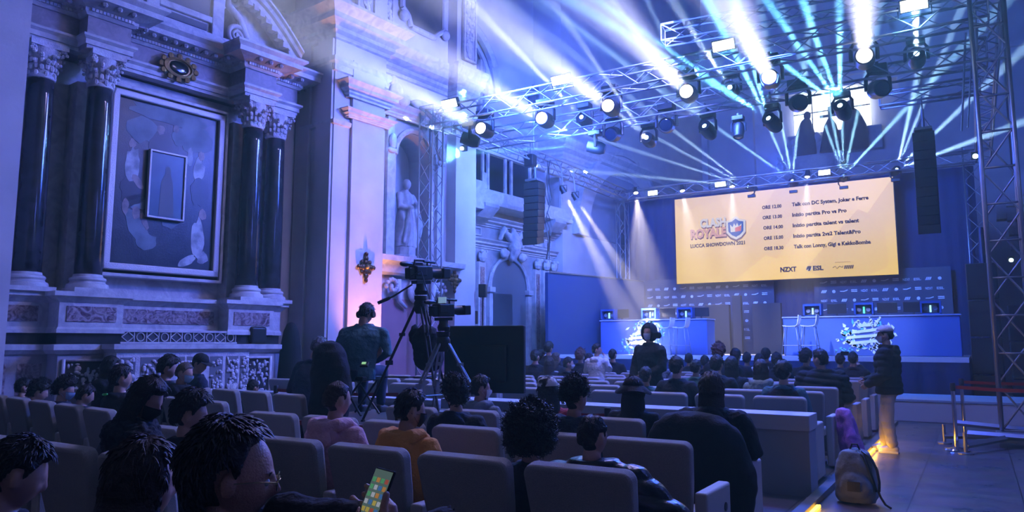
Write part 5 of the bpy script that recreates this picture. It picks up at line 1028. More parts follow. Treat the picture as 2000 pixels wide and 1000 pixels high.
def hood_mesh(lean):
    if ('hood', lean) in POSES: return POSES[('hood', lean)]
    mb = MB(); L = V((lean[0], lean[1], 0)); mb.limb([L+V(p) for p in ((-.10, .09, 1.05), (-.135, .0, 1.09), (-.12, -.10, 1.08), (-.05, -.165, 1.05), (.05, -.165, 1.05), (.12, -.10, 1.08), (.135, .0, 1.09), (.10, .09, 1.05))], [.030, .040, .048, .052, .052, .048, .040, .030], 12)
    mb.ell(L+V((0, -.17, .99)), (.13, .055, .085), 14, 9); mb.ell(L+V((0, -.18, .92)), (.07, .04, .06), 12, 8); POSES[('hood', lean)] = remesh(mb, .011, 2, wrinkle(1.2)); return POSES[('hood', lean)]
def legs_mesh(vox):
    if ('l', vox) in POSES: return POSES[('l', vox)]
    mb = MB(); mb.rings([(0, -.01, .40, .17, .12), (0, -.01, .47, .19, .145), (0, 0, .55, .18, .14)], 20)
    for sd in (-1, 1): mb.limb([(.095*sd, .03, .50), (.135*sd, .47, .515)], [.098, .076], 14); mb.limb([(.135*sd, .47, .50), (.13*sd, .44, .13)], [.074, .058], 14)
    POSES[('l', vox)] = remesh(mb, vox, 3, wrinkle(.8)); return POSES[('l', vox)]
def shoes_mesh():
    if 'shoe' in POSES: return POSES['shoe']
    mb = MB()
    for sd in (-1, 1): mb.limb([(.13*sd, .42, .055), (.135*sd, .50, .05), (.14*sd, .60, .035)], [.05, .045, .035], 10); mb.box((.136*sd, .51, .015), (.085, .25, .03))
    POSES['shoe'] = remesh(mb, .015, 2); return POSES['shoe']
def hair_mesh(style, seed, tufts=260):
    key = ('h', style, seed, tufts)
    if key in POSES: return POSES[key]
    rn = random.Random(seed); C0 = V((0, .010, .170)); mb = MB(); n, m = 56, 40; off = V((seed*3.1, seed*1.7, 0))
    th = {'short': .018, 'buzz': .007, 'curly': .045, 'afro': .085, 'bob': .026, 'long': .028, 'tail': .014, 'quiff': .030, 'under': .03}[style]; vs = []; surf = []
    def line(az):                                                   # hairline height by azimuth (0 front, pi back)
        a = abs(az)
        fr, sd_, bk = {'short': (.055, -.025, -.075), 'buzz': (.055, -.02, -.065), 'curly': (.05, -.02, -.075), 'afro': (.05, -.05, -.08), 'bob': (.055, -.10, -.11), 'long': (.055, -.12, -.12), 'tail': (.055, -.02, -.07), 'quiff': (.05, -.02, -.07), 'under': (.055, .0, -.035)}[style]
        if style in ('long', 'bob', 'afro'):
            if a < pi*.38: f = a/(pi*.38); return fr+(.0 if f < .6 else (sd_-fr)*((f-.6)/.4)**1.5)
            f = (a-pi*.38)/(pi*.62); return sd_+(bk-sd_)*min(1, f*1.6)
        P_ = [(0, fr), (.22*pi, fr-.004), (.33*pi, .02), (.40*pi, sd_*.6), (.44*pi, sd_*.8), (.46*pi, .018), (.60*pi, .016), (.68*pi, -.03), (.78*pi, bk), (pi, bk-.008)]
        for (a0, z0), (a1, z1) in zip(P_, P_[1:]):
            if a <= a1: return z0+(z1-z0)*(a-a0)/(a1-a0)
        return bk
    for j in range(m+1):
        ph = -pi/2+pi*j/m
        for k in range(n):
            t = 2*pi*k/n; az = (t+pi) % (2*pi)-pi; d = V((cos(ph)*sin(t), cos(ph)*cos(t), sin(ph))); r = skull_r(d)*1.02; z = d.z*r; ms = max(0, min(1, (z-line(az))/.022)); ms = ms*ms*(3-2*ms)
            q = th*(.75+.45*max(0, d.z)); nz = noise.noise(d*3.0+off)
            if style in ('curly', 'afro', 'under'): q *= 1+.45*noise.noise(d*5+off)+.35*noise.noise(d*12+off); q *= (.55+.6*max(0, d.z+.3)) if style == 'under' else 1
            else: q += .005*sin(az*26+nz*6+z*30)*(.4+.6*ms) + .008*nz
            if style == 'quiff': q += .018*max(0, d.z)*max(0, d.y+.35)
            if style in ('long', 'bob') and z < .02: q += .012*min(1, (.02-z)/.08)
            rr = r*(.86)*(1-ms)+(r+q)*ms; p = C0+d*rr
            if z < 0 and abs(az) < pi*.5: p.y -= .0
            vs.append(p)
            if ms > .8 and rn.random() < 1: surf.append((p, d, az))
    mb.add(vs, [(j*n+k, j*n+(k+1) % n, (j+1)*n+(k+1) % n, (j+1)*n+k) for j in range(m) for k in range(n)])
    if style in ('long', 'bob'):
        Lh = .26 if style == 'long' else .07; n2 = 30; N3 = 9; V2 = []
        for side in (0, 1):
            for j in range(N3+1):
                f = j/N3; z = .14-(.17+Lh)*f
                for k in range(n2+1):
                    a = pi*(.33+1.34*k/n2); ra = (.098+.018*sin(f*pi)-.0*f, .112+.01*f); w = 1 if side == 0 else .80; ww = .005*sin(a*24+j*.3)
                    V2.append((sin(a)*(ra[0]+ww)*w*(1-.10*f), .0+cos(a)*(ra[1]+ww)*w-.012*f, z-(.02*noise.noise(V((a*3, seed, 0))) if j == N3 else 0)))
        q = (n2+1)*(N3+1); fs = []
        for s_ in (0, q):
            for j in range(N3):
                for k in range(n2): a = s_+j*(n2+1)+k; fs.append((a, a+1, a+n2+2, a+n2+1))
        for k in range(n2): fs.append((N3*(n2+1)+k, N3*(n2+1)+k+1, q+N3*(n2+1)+k+1, q+N3*(n2+1)+k)); fs.append((k, k+1, q+k+1, q+k))
        for j in range(N3):
            for k in (0, n2): a = j*(n2+1)+k; fs.append((a, a+n2+1, q+a+n2+1, q+a))
        mb.add(V2, fs)
    if style == 'tail': mb.limb([(0, -.10, .20), (0, -.16, .20), (0, -.19, .10), (0, -.17, -.05)], [.02, .032, .03, .01], 10)
    k_ = {'short': 1, 'buzz': 0, 'curly': 2.2, 'afro': 3.4, 'quiff': 1.4, 'under': 1.8, 'bob': .5, 'long': .5, 'tail': .4}[style]
    for i in range(int(tufts*k_)):
        p, d, az = rn.choice(surf)
        if style in ('short', 'quiff', 'buzz') and abs(az) < 1.35 and p.z-C0.z < .088: continue
        if style in ('curly', 'afro', 'under'):
            a, c = V((rn.uniform(-1, 1), rn.uniform(-1, 1), rn.uniform(-1, 1))).normalized(), rn.uniform(.010, .022); e1 = d.cross(a).normalized(); e2 = d; pts = [p+d*(.002+.004*q)+e1*c*cos(q*1.3)*.8+e2*c*sin(q*1.3)*.7+a*.004*q for q in range(6)]; mb.tube(pts, [.0032, .0035, .0032, .003, .0025, .001], 3, False)
        else:
            dn = V((0, 0, -1)); tg = (dn-d*dn.dot(d)); tg = tg.normalized() if tg.length > .2 else V((rn.uniform(-1, 1), -1, 0)).normalized(); tg = (tg+V((rn.uniform(-.5, .5), rn.uniform(-.5, .5), 0))).normalized()
            L, ou = (rn.uniform(.03, .05), .002) if style in ('long', 'bob') else (rn.uniform(.018, .04), .005); rp = (p-C0).length; pts = [p-d*.003]
            for q in (.35, .7, 1.0): v = p+tg*L*q-C0; pts.append(C0+v*((rp+ou*q+.001)/v.length))
            mb.tube(pts, [.0040, .0040, .0028, .0005], 3, False)
    me = bpy.data.meshes.new('hair'); me.from_pydata([tuple(p) for p in mb.v], [], mb.f); me.shade_smooth(); POSES[key] = me; return me
def mask_mesh():
    if 'mask' in POSES: return POSES['mask']
    mb = MB(); vs = []; C0 = V((0, .015, .165)); n_, m_ = 14, 8
    for side in (1.0, 1.03):
        for j in range(m_+1):
            for k in range(n_+1):
                az = R(-62+124*k/n_); zz = -.108+.098*j/m_; ph = math.asin(max(-1, min(1, zz/.125))); d = V((cos(ph)*sin(az), cos(ph)*cos(az), sin(ph))); r = skull_r(d); p = d*r*1.08*side
                f = min(1, max(0, -p.z)/.11); p.x *= 1-.22*f*f; p.y += .020*f+.020*g(p.x, .022)*g(p.z+.03, .035); vs.append(C0+p)
    q = (n_+1)*(m_+1); fs = [(s+j*(n_+1)+k, s+j*(n_+1)+k+1, s+(j+1)*(n_+1)+k+1, s+(j+1)*(n_+1)+k) for s in (0, q) for j in range(m_) for k in range(n_)]
    fs += [(k, k+1, q+k+1, q+k) for k in range(n_)]+[(m_*(n_+1)+k, m_*(n_+1)+k+1, q+m_*(n_+1)+k+1, q+m_*(n_+1)+k) for k in range(n_)]
    mb.add(vs, fs)
    for sg in (-1, 1):
        for z0 in (.145, .085): mb.tube([(sg*.068, .05, z0), (sg*.082, .02, (z0+.15)/2), (sg*.086, -.015, .150)], .0016, 4)
    me = bpy.data.meshes.new('mask'); me.from_pydata([tuple(p) for p in mb.v], [], mb.f); me.shade_smooth(); POSES['mask'] = me; return me
MW = mat('mask_white', (.75, .75, .76), .8); MK = mat('mask_black', (.01, .01, .012), .8); MBL = mat('mask_blue', (.35, .50, .62), .8)
TOPS = {k: cloth(k, c) for k, c in dict(black2=(.008, .009, .014), navy=(.012, .018, .045), pink=(.62, .34, .36), orange=(.70, .27, .045), grey=(.16, .18, .20), green=(.05, .14, .11), teal=(.06, .15, .18), white=(.70, .70, .68), red=(.35, .03, .04), sage=(.22, .27, .24), dark=(.02, .022, .03)).items()}
TR = cloth('jeans', (.02, .035, .08)); SHOE = mat('shoe_dark', (.02, .02, .025), .5)
def person(px, ytop, y, label, hair='short', hc='black', top='black2', kind='jacket', yaw=0.0, hy=0.0, hp=-.05, lean=(0, .0), pose='lap', mask=None, fine=False, wide=1.0, seed=1, tufts=200, x=None, group='seated spectators', smin=.9, smax=1.22, z0=0.0):
    """seated person: px, ytop = picture position of the top of the head, y = where the head is in depth"""
    p = onY(px, ytop, y); hx = p.x; ht = {'afro': .14, 'curly': .05, 'quiff': .06, 'under': .045}.get(hair, .025)
    hM = headM(R(hy), hp, V((lean[0], lean[1]-.02, 1.08))); topz = (hM @ V((0, .015, .285))).z+ht; s = max(smin, min(smax, (p.z-z0)/topz))
    M = Matrix.Rotation(R(yaw), 4, 'Z'); hc_ = M @ (hM @ V((0, .0, .2)))*1.0
    r = thing('person', (p.x-hc_.x*s, y-hc_.y*s, 0), label, 'person', group, R(yaw)); r.scale = (s, s, s)
    dz = p.z-topz*s-z0; r.location.z = z0+(0 if abs(dz) < .05 else max(-.16, min(.28, dz)))
    vox = .009 if fine else .013
    mesh_obj('body', body_mesh(pose, R(hy), hp, lean, vox), SKIN, r); j = mesh_obj(kind if kind in ('hoodie', 'jacket', 'coat', 'shirt') else 'jacket', top_mesh(pose, lean, kind, vox*1.1, wide), TOPS[top], r)
    if kind == 'hoodie': mesh_obj('hood', hood_mesh(lean), TOPS[top], r)
    mesh_obj('trousers', legs_mesh(.015), TR, r); mesh_obj('shoes', shoes_mesh(), SHOE, r)
    h = mesh_obj('hair', hair_mesh(hair, seed, tufts), HAIRC[hc], r); h.matrix_local = hM
    if mask: k = mesh_obj('face_mask', mask_mesh(), {'w': MW, 'k': MK, 'b': MBL}[mask], r); k.matrix_local = hM
    return r, hM, s
TOPS['shiny'] = mat('nylon_shiny', (.008, .010, .018), .28, bump=.3, bscale=30)
# ---- seated spectators: (x, y of the head top in the photograph, plane of the head, ...)
NR, R2, R3, R4 = 1.36, 3.74, 4.90, 6.06
F1_, F2_, F3_, F4_, F5_, F6_, F7_ = [y+.33 for y in FAR]
def hood_cut(r, hM, top, k=1.0, fur=False):
    """hood pulled over the head"""
    mb = MB(); C0 = V((0, .0, .17)); vs = []; n, m = 30, 18
    for s_ in (1.0, .9):
        for j in range(m+1):
            ph = R(-60+150*j/m)
            for q in range(n+1):
                az = R(52+256*q/n); d = V((cos(ph)*sin(az), cos(ph)*cos(az), sin(ph))); vs.append(C0+V((d.x*.118, d.y*.132+(.03 if cos(az) > .2 else 0), d.z*.155))*s_*k)
    Q = (n+1)*(m+1); fs = [(a+j*(n+1)+q, a+j*(n+1)+q+1, a+(j+1)*(n+1)+q+1, a+(j+1)*(n+1)+q) for a in (0, Q) for j in range(m) for q in range(n)]+[(j*(n+1)+e, (j+1)*(n+1)+e, Q+(j+1)*(n+1)+e, Q+j*(n+1)+e) for j in range(m) for e in (0, n)]
    mb.add(vs, fs); o = mb.build('hood', TOPS[top], r, smooth=True, world=False); o.matrix_local = hM; return o
def cap(r, hM, mt, brim='peak'):
    mb = MB(); rg = [(0, .005, .215, .098, .118), (0, .005, .25, .094, .114), (0, .005, .285, .076, .092), (0, .005, .31, .045, .055), (0, .005, .318, .01, .01)]; mb.rings(rg, 24); o = mb.build('cap', mt, r, smooth=True, world=False); o.matrix_local = hM
    b = MB()
    if brim == 'peak':
        vs = []
        for s_ in (0, .006):
            for i in range(9):
                a = R(-58+116*i/8); 
                for f in (0, 1): vs.append((sin(a)*(.096+.006*f), .005+cos(a)*(.116)+f*.075*cos(a)**.7, .222-.022*f*cos(a)+s_))
        b.add(vs, [(2*i+a, 2*i+1+a, 2*i+3+a, 2*i+2+a) for i in range(8) for a in (0, 18)]+[(2*i+1, 2*i+19, 2*i+21, 2*i+3) for i in range(8)])
    else:
        vs = []; n = 32
        for s_ in (0, .008):
            for i in range(n): a = 2*pi*i/n; vs += [(sin(a)*.096, .005+cos(a)*.116, .225+s_), (sin(a)*.170, .005+cos(a)*.185, .165+s_+.012*sin(a*3))]
        b.add(vs, [(2*i+a, 2*i+1+a, 2*((i+1) % n)+1+a, 2*((i+1) % n)+a) for i in range(n) for a in (0, 2*n)]+[(2*i+1, 2*((i+1) % n)+1, 2*((i+1) % n)+1+2*n, 2*i+1+2*n) for i in range(n)])
    p = b.build('brim', mt, o, smooth=50, world=False); return o
def glasses(r, hM, mt=None, metal=STEEL):
    b = MB()
    for sg in (-1, 1):
        b.tube([(sg*.031+.024*cos(q*pi/7), .122-.004*abs(cos(q*pi/7)), .166+.019*sin(q*pi/7)) for q in range(15)], .0016, 5); b.tube([(sg*.055, .118, .170), (sg*.078, .07, .170), (sg*.086, .005, .160), (sg*.086, -.01, .145)], .0016, 5)
    b.tube([(-.008, .123, .170), (0, .126, .173), (.008, .123, .170)], .0016, 5); o = b.build('glasses', metal, r, world=False); o.matrix_local = hM
person(1155, 806, R2, 'person with short dark hair in a shiny black puffer jacket nearest the aisle', 'buzz', top='shiny', kind='puffer', fine=True, hy=-12, lean=(.06, 0), wide=1.3, seed=2, pose='out')
person(1035, 775, R2, 'person with a large dark curly afro and black top in the second row', 'afro', top='black2', kind='jacket', fine=True, hy=8, seed=3, tufts=420)
r, hM, s = person(801, 761, R2, 'person in an orange hoodie with short black hair, seen from behind', 'short', top='orange', kind='hoodie', fine=True, hy=-28, hp=-.15, mask='k', wide=1.06, seed=4)
person(657, 742, R2, 'person in a pink hoodie with short dark hair, seen from behind', 'buzz', hc='brown', top='pink', kind='hoodie', fine=True, hy=-15, seed=5)
person(1121, 738, R3, 'person with curly top undercut hair and bare neck in a grey hoodie', 'under', top='dark', kind='hoodie', fine=True, hy=-18, seed=6, tufts=420)
r, hM, s = person(890, 734, R3, 'person with glasses and curly dark hair turned left in a black coat', 'curly', top='black2', kind='coat', fine=True, yaw=10, hy=42, seed=7); glasses(r, hM)
person(937, 737, R4, 'person with dark hair and a light mask wearing a pale grey hood and dark jacket', 'short', top='grey', kind='hoodie', fine=True, hy=-38, mask='w', seed=8)
r, hM, s = person(1236, 737, R4, 'person wearing a black bucket hat, seen from behind', 'bob', top='black2', kind='jacket', hy=0, seed=9); cap(r, hM, cloth('hat_black', (.008, .008, .012)), 'bucket')
r, hM, s = person(1070, 738, R4, 'person in a black and white knit hat and black mask turned left, red scarf', 'bob', top='red', kind='jacket', yaw=20, hy=55, mask='k', seed=10); cap(r, hM, mat('knit_patch', (.7, .7, .68), .9, n2=(.01, .01, .01), scale=6, lo=.48, hi=.52), 'none')
for c in list(r.children_recursive):
    if c.name.startswith('brim'): bpy.data.objects.remove(c)
person(1388, 728, R4, 'person with very long dark hair in front of the black draped coat', 'long', hc='brown', top='black2', kind='coat', fine=True, seed=11, wide=1.25, tufts=300)
# coat over that seat
dc_ = thing('draped_coat', (-1.92, 5.75, 0), 'huge black coat draped over an aisle seat behind the long haired person', 'coat'); mb = MB()
mb.rings([(0.04, .0, .05, .30, .12), (.05, 0, .3, .36, .15), (.04, 0, .6, .38, .17), (.0, -.02, .82, .36, .18), (0, -.02, .94, .31, .15), (0, 0, 1.0, .22, .12), (0, 0, 1.03, .06, .05)], 28)
mb.limb([(.28, .0, .84), (.37, .0, .6), (.36, .05, .2)], [.10, .11, .08]); mb.limb([(-.25, -.05, .84), (-.33, -.05, .65), (-.30, 0, .3)], [.09, .09, .07]); mesh_obj('cloth', remesh(mb, .02, 3, wrinkle(2.2, 5)), TOPS['black2'], dc_)
r, hM, s = person(290, 740, 2.82, 'person with shoulder length dark hair and black mask looking down, black fur-hooded jacket', 'long', top='black2', kind='fur', fine=True, yaw=-25, hy=-42, hp=-.45, mask='k', wide=1.1, seed=12)
person(372, 755, 2.82, 'person with tousled dark hair and visible right ear, beside the black fur hood', 'quiff', top='black2', kind='jacket', fine=True, yaw=-10, hy=-28, hp=-.12, seed=13, tufts=420)
person(236, 712, 4.38, 'person with round dark hair and a green collar in the left block', 'short', top='black2', kind='jacket', hy=-12, seed=14)
b = MB(); o = [o for o in bpy.data.objects if o.get('label', '').startswith('person with round dark hair and a green')][0]
b.tube([(-.16, -.02, 1.06), (-.10, -.12, 1.08), (.02, -.15, 1.09)], .012, 6); b.build('green_collar', mat('collar_green', (.10, .9, .12), .6), o, smooth=True, world=False)
person(216, 697, 5.5, 'person with long dark hair behind the green collared one', 'long', top='black2', kind='coat', hy=-35, seed=15)
person(128, 735, 4.50, 'dark haired person with a pale mask looking right in the left block', 'curly', top='navy', kind='jacket', hy=-50, hp=-.2, mask='b', seed=16)
person(78, 742, 4.66, 'dark haired person with bowed head at the left, beside the one with the pale mask', 'curly', top='black2', kind='jacket', hy=-30, hp=-.3, seed=17)
person(45, 738, 5.2, 'dark haired person near the far left edge, in the shadow of the altar plinth', 'short', top='black2', kind='jacket', hy=-10, seed=18)
person(168, 752, 4.46, 'person in a dark hood just left of the green collar', 'short', top='dark', kind='coat', hy=-20, hp=-.3, seed=19, smin=.8)
person(328, 690, 5.5, 'person with thick dark hair in front of the carved altar table', 'quiff', top='dark', kind='jacket', hy=-30, hp=-.15, seed=20)
person(360, 706, 5.55, 'person with close-cropped fair hair and a mask in front of the altar table', 'buzz', hc='light', top='black2', kind='coat', hy=-60, hp=-.2, mask='b', seed=21)
r, hM, s = person(392, 692, 6.7, 'person in a dark flat cap looking down, face lit blue, by the altar table', 'short', top='navy', kind='jacket', yaw=-20, hy=-55, hp=-.35, seed=22); cap(r, hM, cloth('cap_dark', (.01, .01, .015)))
person(494, 742, 7.1, 'small dark head low behind the left block seats by the altar end', 'short', top='black2', kind='jacket', seed=23, smin=.8)
person(275, 860, NR, 'person with straight shoulder length dark hair at the bottom left, seen from behind', 'bob', hc='brown', top='black2', kind='jacket', fine=True, hy=-20, seed=24, tufts=900)
person(36, 884, 1.32, 'dark haired person in a navy jacket at the bottom left corner', 'short', top='navy', kind='jacket', fine=True, hy=-20, hp=-.35, seed=25, tufts=500, wide=1.15)
person(625, 655, 7.7, 'grey haired person bent forward in blue behind the black draped coat', 'short', hc='grey', top='navy', kind='jacket', yaw=15, hp=-.5, lean=(.05, .16), seed=26)
far = [
 (1528, 700, F1_, 'person with dark hair in a black vest over teal sleeves, first far row', dict(hair='quiff', top='teal', kind='jacket', seed=30, fine=True)),
 (1320, 695, F1_, 'dark haired person in black, left of the long haired person, first far row', dict(hair='short', top='black2', seed=31, pose='wide')),
 (1260, 716, F1_+.1, 'low dark head with a green sleeve stretched over the seats', dict(hair='short', top='green', seed=32, pose='wide', smin=.85)),
 (1399, 692, F2_, 'person with rounded dark hair just above the long haired person', dict(hair='short', top='black2', seed=33)),
 (1485, 703, F2_, 'person with straight long hair and a pale hair band', dict(hair='long', hc='brown', top='sage', kind='hoodie', seed=34)),
 (1358, 702, F3_, 'dark haired person in a green top between two dark heads', dict(hair='short', top='green', seed=35)),
 (1428, 697, F3_, 'person with long dark hair behind the curly reddish head', dict(hair='long', top='black2', seed=36)),
 (1602, 681, F3_, 'broad person in a black jacket facing left near the aisle', dict(hair='short', top='black2', kind='puffer', hy=60, seed=37, wide=1.2, fine=True)),
 (1293, 692, F4_, 'dark haired person with a light grey hood', dict(hair='short', top='grey', kind='hoodie', seed=38)),
 (1109, 697, F4_, 'dark haired person with a pale mask turned right, far left of the far block', dict(hair='short', top='black2', hy=-55, mask='w', seed=39)),
 (1072, 697, F4_, 'person with brown hair and a head band, far left of the far block', dict(hair='bob', hc='brown', top='dark', seed=40)),
 (1045, 683, F4_+.5, 'person in a black jacket next to the right edge of the black monitor', dict(hair='short', top='black2', seed=41, wide=1.1)),
 (1436, 680, F5_, 'tall dark haired person in a black jacket, centre of the far block', dict(hair='short', top='black2', kind='coat', seed=42)),
 (1403, 670, F5_, 'person with big curly hair, tinted reddish as if lit by the stage behind', dict(hair='curly', hc='red', top='black2', seed=43)),  # red hair colour stands in for the reddish light on it
 (1516, 688, F5_, 'dark haired person in front of the right pair of bar stools', dict(hair='short', top='black2', seed=44)),
 (1376, 694, F6_, 'small dark head left of the curly reddish hair', dict(hair='short', top='black2', seed=45)),
 (1482, 691, F6_, 'person with a light top right of the stage centre', dict(hair='bob', top='white', kind='hoodie', seed=46)),
 (1573, 682, F6_, 'dark haired person close beside the broad man facing left', dict(hair='curly', top='black2', seed=47, hy=-25)),
 (1665, 685, F6_, 'person holding up a phone near the right end of the far rows', dict(hair='buzz', top='black2', pose='up', seed=48)),
 (1196, 680, F6_, 'round dark head right of the person in the white fluffy coat', dict(hair='buzz', top='black2', seed=49)),
 (1133, 681, F6_, 'reddish brown haired person left of the white fluffy coat', dict(hair='curly', hc='red', top='black2', seed=50)),
 (1085, 689, F6_, 'brown haired person turned right in the far left seats', dict(hair='bob', hc='light', top='dark', hy=-50, seed=51)),
 (1458, 688, F7_, 'small dark head in the row nearest the stage, centre', dict(hair='short', top='black2', seed=52)),
 (1495, 679, F7_, 'dark haired person in the row nearest the stage, below the right stools', dict(hair='short', top='black2', seed=53)),
 (1071, 665, F7_, 'taller dark head at the far left of the row nearest the stage', dict(hair='quiff', top='black2', seed=54, smax=1.25)),
 (1056, 682, F7_, 'small dark head beside the taller one at the far left', dict(hair='short', top='dark', seed=55)),
 (1150, 690, F5_, 'dark haired person just left of the white fluffy coat, nearer row', dict(hair='short', top='black2', seed=56)),
 (1345, 690, F7_, 'small dark head below the left desk right end', dict(hair='short', top='black2', seed=57)),
 (1640, 690, F7_, 'small dark head below the right desk shards', dict(hair='short', top='navy', seed=58)),
]
for px, py, y, lb, kw in far: kw.setdefault('hp', 0); person(px, py, y, lb, tufts=60, **kw)
o = [o for o in bpy.data.objects if o.get('label', '').startswith('person with dark hair in a black vest')][0]; mb = MB(); torso_geo(mb, .045, (0, 0), 1.02, z0=.42)
mesh_obj('vest', remesh(mb, .014, 2, wrinkle(1)), TOPS['black2'], o)
b = MB(); o = [o for o in bpy.data.objects if o.get('label', '').startswith('person with straight long hair and a pale')][0]; hh = [c for c in o.children if c.name.startswith('hair')][0]
b.tube([(.105*cos(a), .02+.0*a, .17+.122*sin(a)) for a in [pi*(.0+1.0*k/14) for k in range(15)]], .007, 6); b.build('hair_band', MW, hh, world=False)
o = [o for o in bpy.data.objects if o.get('label', '').startswith('person holding up a phone near')][0]; ph = thing('phone', onY(1650, 690, F6_+.38), 'small dark phone held up near the right end of the far rows', 'phone'); b = MB(); b.box(ph.location, (.15, .01, .075)); b.build('body', BLACK, ph, bevel=.004)
# ---- standing figures
def standing(name_loc, s, label, rz, arms, legs, top, kind, trm, shm, hy, hp, hair, mask, seed=60, group='standing people', vox=.011):
    r = thing('person', name_loc, label, 'person', group, rz); r.scale = (s, s, s); rg = [(.86, .165, .115), (.95, .175, .12), (1.05, .155, .11), (1.15, .15, .11), (1.28, .172, .12), (1.38, .188, .112), (1.45, .165, .09), (1.49, .095, .066), (1.53, .062, .06)]
    hM = headM(R(hy), hp, (0, -.01, 1.515)); mb = MB(); mb.rings([(0, 0, z, a, b_) for z, a, b_ in rg], 24); mb.limb([(0, 0, 1.47), (0, .0, 1.58)], [.062, .056], 14); head_geo(mb, hM)
    for sd, a in arms.items(): mb.limb(a, [.052, .042, .027], 12); d = (V(a[2])-V(a[1])).normalized(); hand_geo(mb, V(a[2])+d*.01, d, (-sd, 0, 0), side=1 if sd > 0 else -1, curl=.5)
    for sd, l in legs.items(): mb.limb(l, [.088, .062, .04], 14); mb.limb([V(l[2])+V((0, -.02, -.04)), V(l[2])+V((0, .12, -.05))], [.04, .03])
    mesh_obj('body', remesh(mb, .0085, 2), SKIN, r); e = {'puffer': .055, 'jacket': .04, 'coat': .05}[kind]; mb = MB(); mb.rings([(0, 0, z*.97 if z < .9 else z, a+e*(1 if z < 1.44 else .5), b_+e*(1 if z < 1.44 else .5)) for z, a, b_ in rg[:-1]], 28)
    for sd, a in arms.items(): mb.limb(a, [.058+e*.9, .048+e*.8, .032+e*.5], 14); mb.limb([(.05*sd, 0, 1.46), (.16*sd, 0, 1.42)], [.05+e*.3, .055+e*.5])
    for i in range(12): t = 2*pi*i/12; mb.ell((.08*cos(t), .075*sin(t), 1.50), (.035, .035, .035), 8, 6)
    if kind != 'jacket': mb.ell((0, -.12, 1.45), (.11, .05, .08))
    mesh_obj('jacket', remesh(mb, vox, 3, (lambda p, n_: p+n_*(.013*abs(sin(p.z*34+p.x*3))+noise.noise(p*7)*.012)) if kind == 'puffer' else wrinkle(1.3)), TOPS[top], r); mb = MB(); mb.rings([(0, 0, .80, .16, .11), (0, 0, .90, .185, .13), (0, 0, 1.0, .17, .12)], 20)
    for sd, l in legs.items(): l = [V(q) for q in l]; l[2] = l[2]+(l[1]-l[2]).normalized()*.03; mb.limb(l, [.10, .088, .076], 14)
    mesh_obj('trousers', remesh(mb, .014, 2, lambda p, n_: p+n_*(noise.noise(V((p.x*7, p.y*7, p.z*16)))*.012)), trm, r); mb = MB()
    for sd, l in legs.items(): q = V(l[2]); z = q.z-.045; mb.limb([q+V((0, -.04, -.03)), q+V((0, .06, -.035)), q+V((0, .15, -.05))], [.05, .047, .038]); mb.box((q.x, q.y+.05, q.z-.09), (.09, .27, .03))
    mesh_obj('shoes', remesh(mb, .012, 2), shm, r); h = mesh_obj('hair', hair_mesh(hair, seed, 80), HAIRC['black'], r); h.matrix_local = hM
    if mask: k = mesh_obj('face_mask', mask_mesh(), {'w': MW, 'b': MBL}[mask], r); k.matrix_local = hM
    return r, hM
q = onZ(1744, 884, 0)
r, hM = standing((q.x, q.y, 0), 1.0, 'standing person in a pale cap, white mask, black puffer jacket and beige trousers', R(84), {-1: [(-.20, 0, 1.40), (-.26, .0, 1.12), (-.20, .22, .98)], 1: [(.20, 0, 1.40), (.25, .06, 1.12), (.16, .30, 1.02)]}, {-1: [(-.09, .0, .90), (-.10, .03, .50), (-.10, -.02, .10)], 1: [(.09, .0, .90), (.11, .10, .50), (.12, .12, .10)]}, 'black2', 'puffer', cloth('beige', (.50, .43, .33)), mat('sneaker', (.6, .55, .48), .6), 12, -.08, 'short', 'w')
cap(r, hM, cloth('cap_pale', (.62, .60, .66)))
k_ = onY(1268, 631, 11.3)
r, hM = standing((k_.x, 11.3, 0), k_.z/1.83, 'standing person in a black hooded coat with a white mask facing the audience', R(160), {-1: [(-.20, 0, 1.40), (-.25, .02, 1.14), (-.12, .20, 1.05)], 1: [(.20, 0, 1.40), (.27, .02, 1.14), (.24, .16, .98)]}, {-1: [(-.09, 0, .9), (-.1, .02, .5), (-.1, 0, .1)], 1: [(.09, 0, .9), (.1, .02, .5), (.1, 0, .1)]}, 'black2', 'coat', TR, SHOE, 5, 0, 'short', 'w', seed=61)
hood_cut(r, hM, 'black2', 1.0)
cm_ = thing('shoulder_camera', onY(1281, 655, 11.25), 'small black camera held at the shoulder of the hooded standing person', 'camera'); b = MB(); b.box(cm_.location, (.13, .10, .10)); b.build('body', BLACK, cm_, bevel=.012); b = MB(); b.lathe([(.035, 0), (.035, .08)], M=Matrix.Translation(cm_.location) @ Matrix.Rotation(R(90), 4, 'Y')); b.build('lens', BLACKG, cm_)
w_ = onY(1165, 673, 13.2)
r, hM = standing((w_.x, 13.2, 0), (w_.z)/1.80, 'standing person in a white fluffy jacket and dark trousers, seen from behind', R(-5), {-1: [(-.20, 0, 1.40), (-.30, .02, 1.22), (-.16, .14, 1.36)], 1: [(.20, 0, 1.40), (.30, .02, 1.24), (.16, .12, 1.50)]}, {-1: [(-.09, 0, .9), (-.1, .02, .5), (-.1, 0, .1)], 1: [(.09, 0, .9), (.1, .02, .5), (.1, 0, .1)]}, 'white', 'coat', cloth('trouser_black', (.01, .01, .015)), SHOE, -60, 0, 'short', None, seed=62)
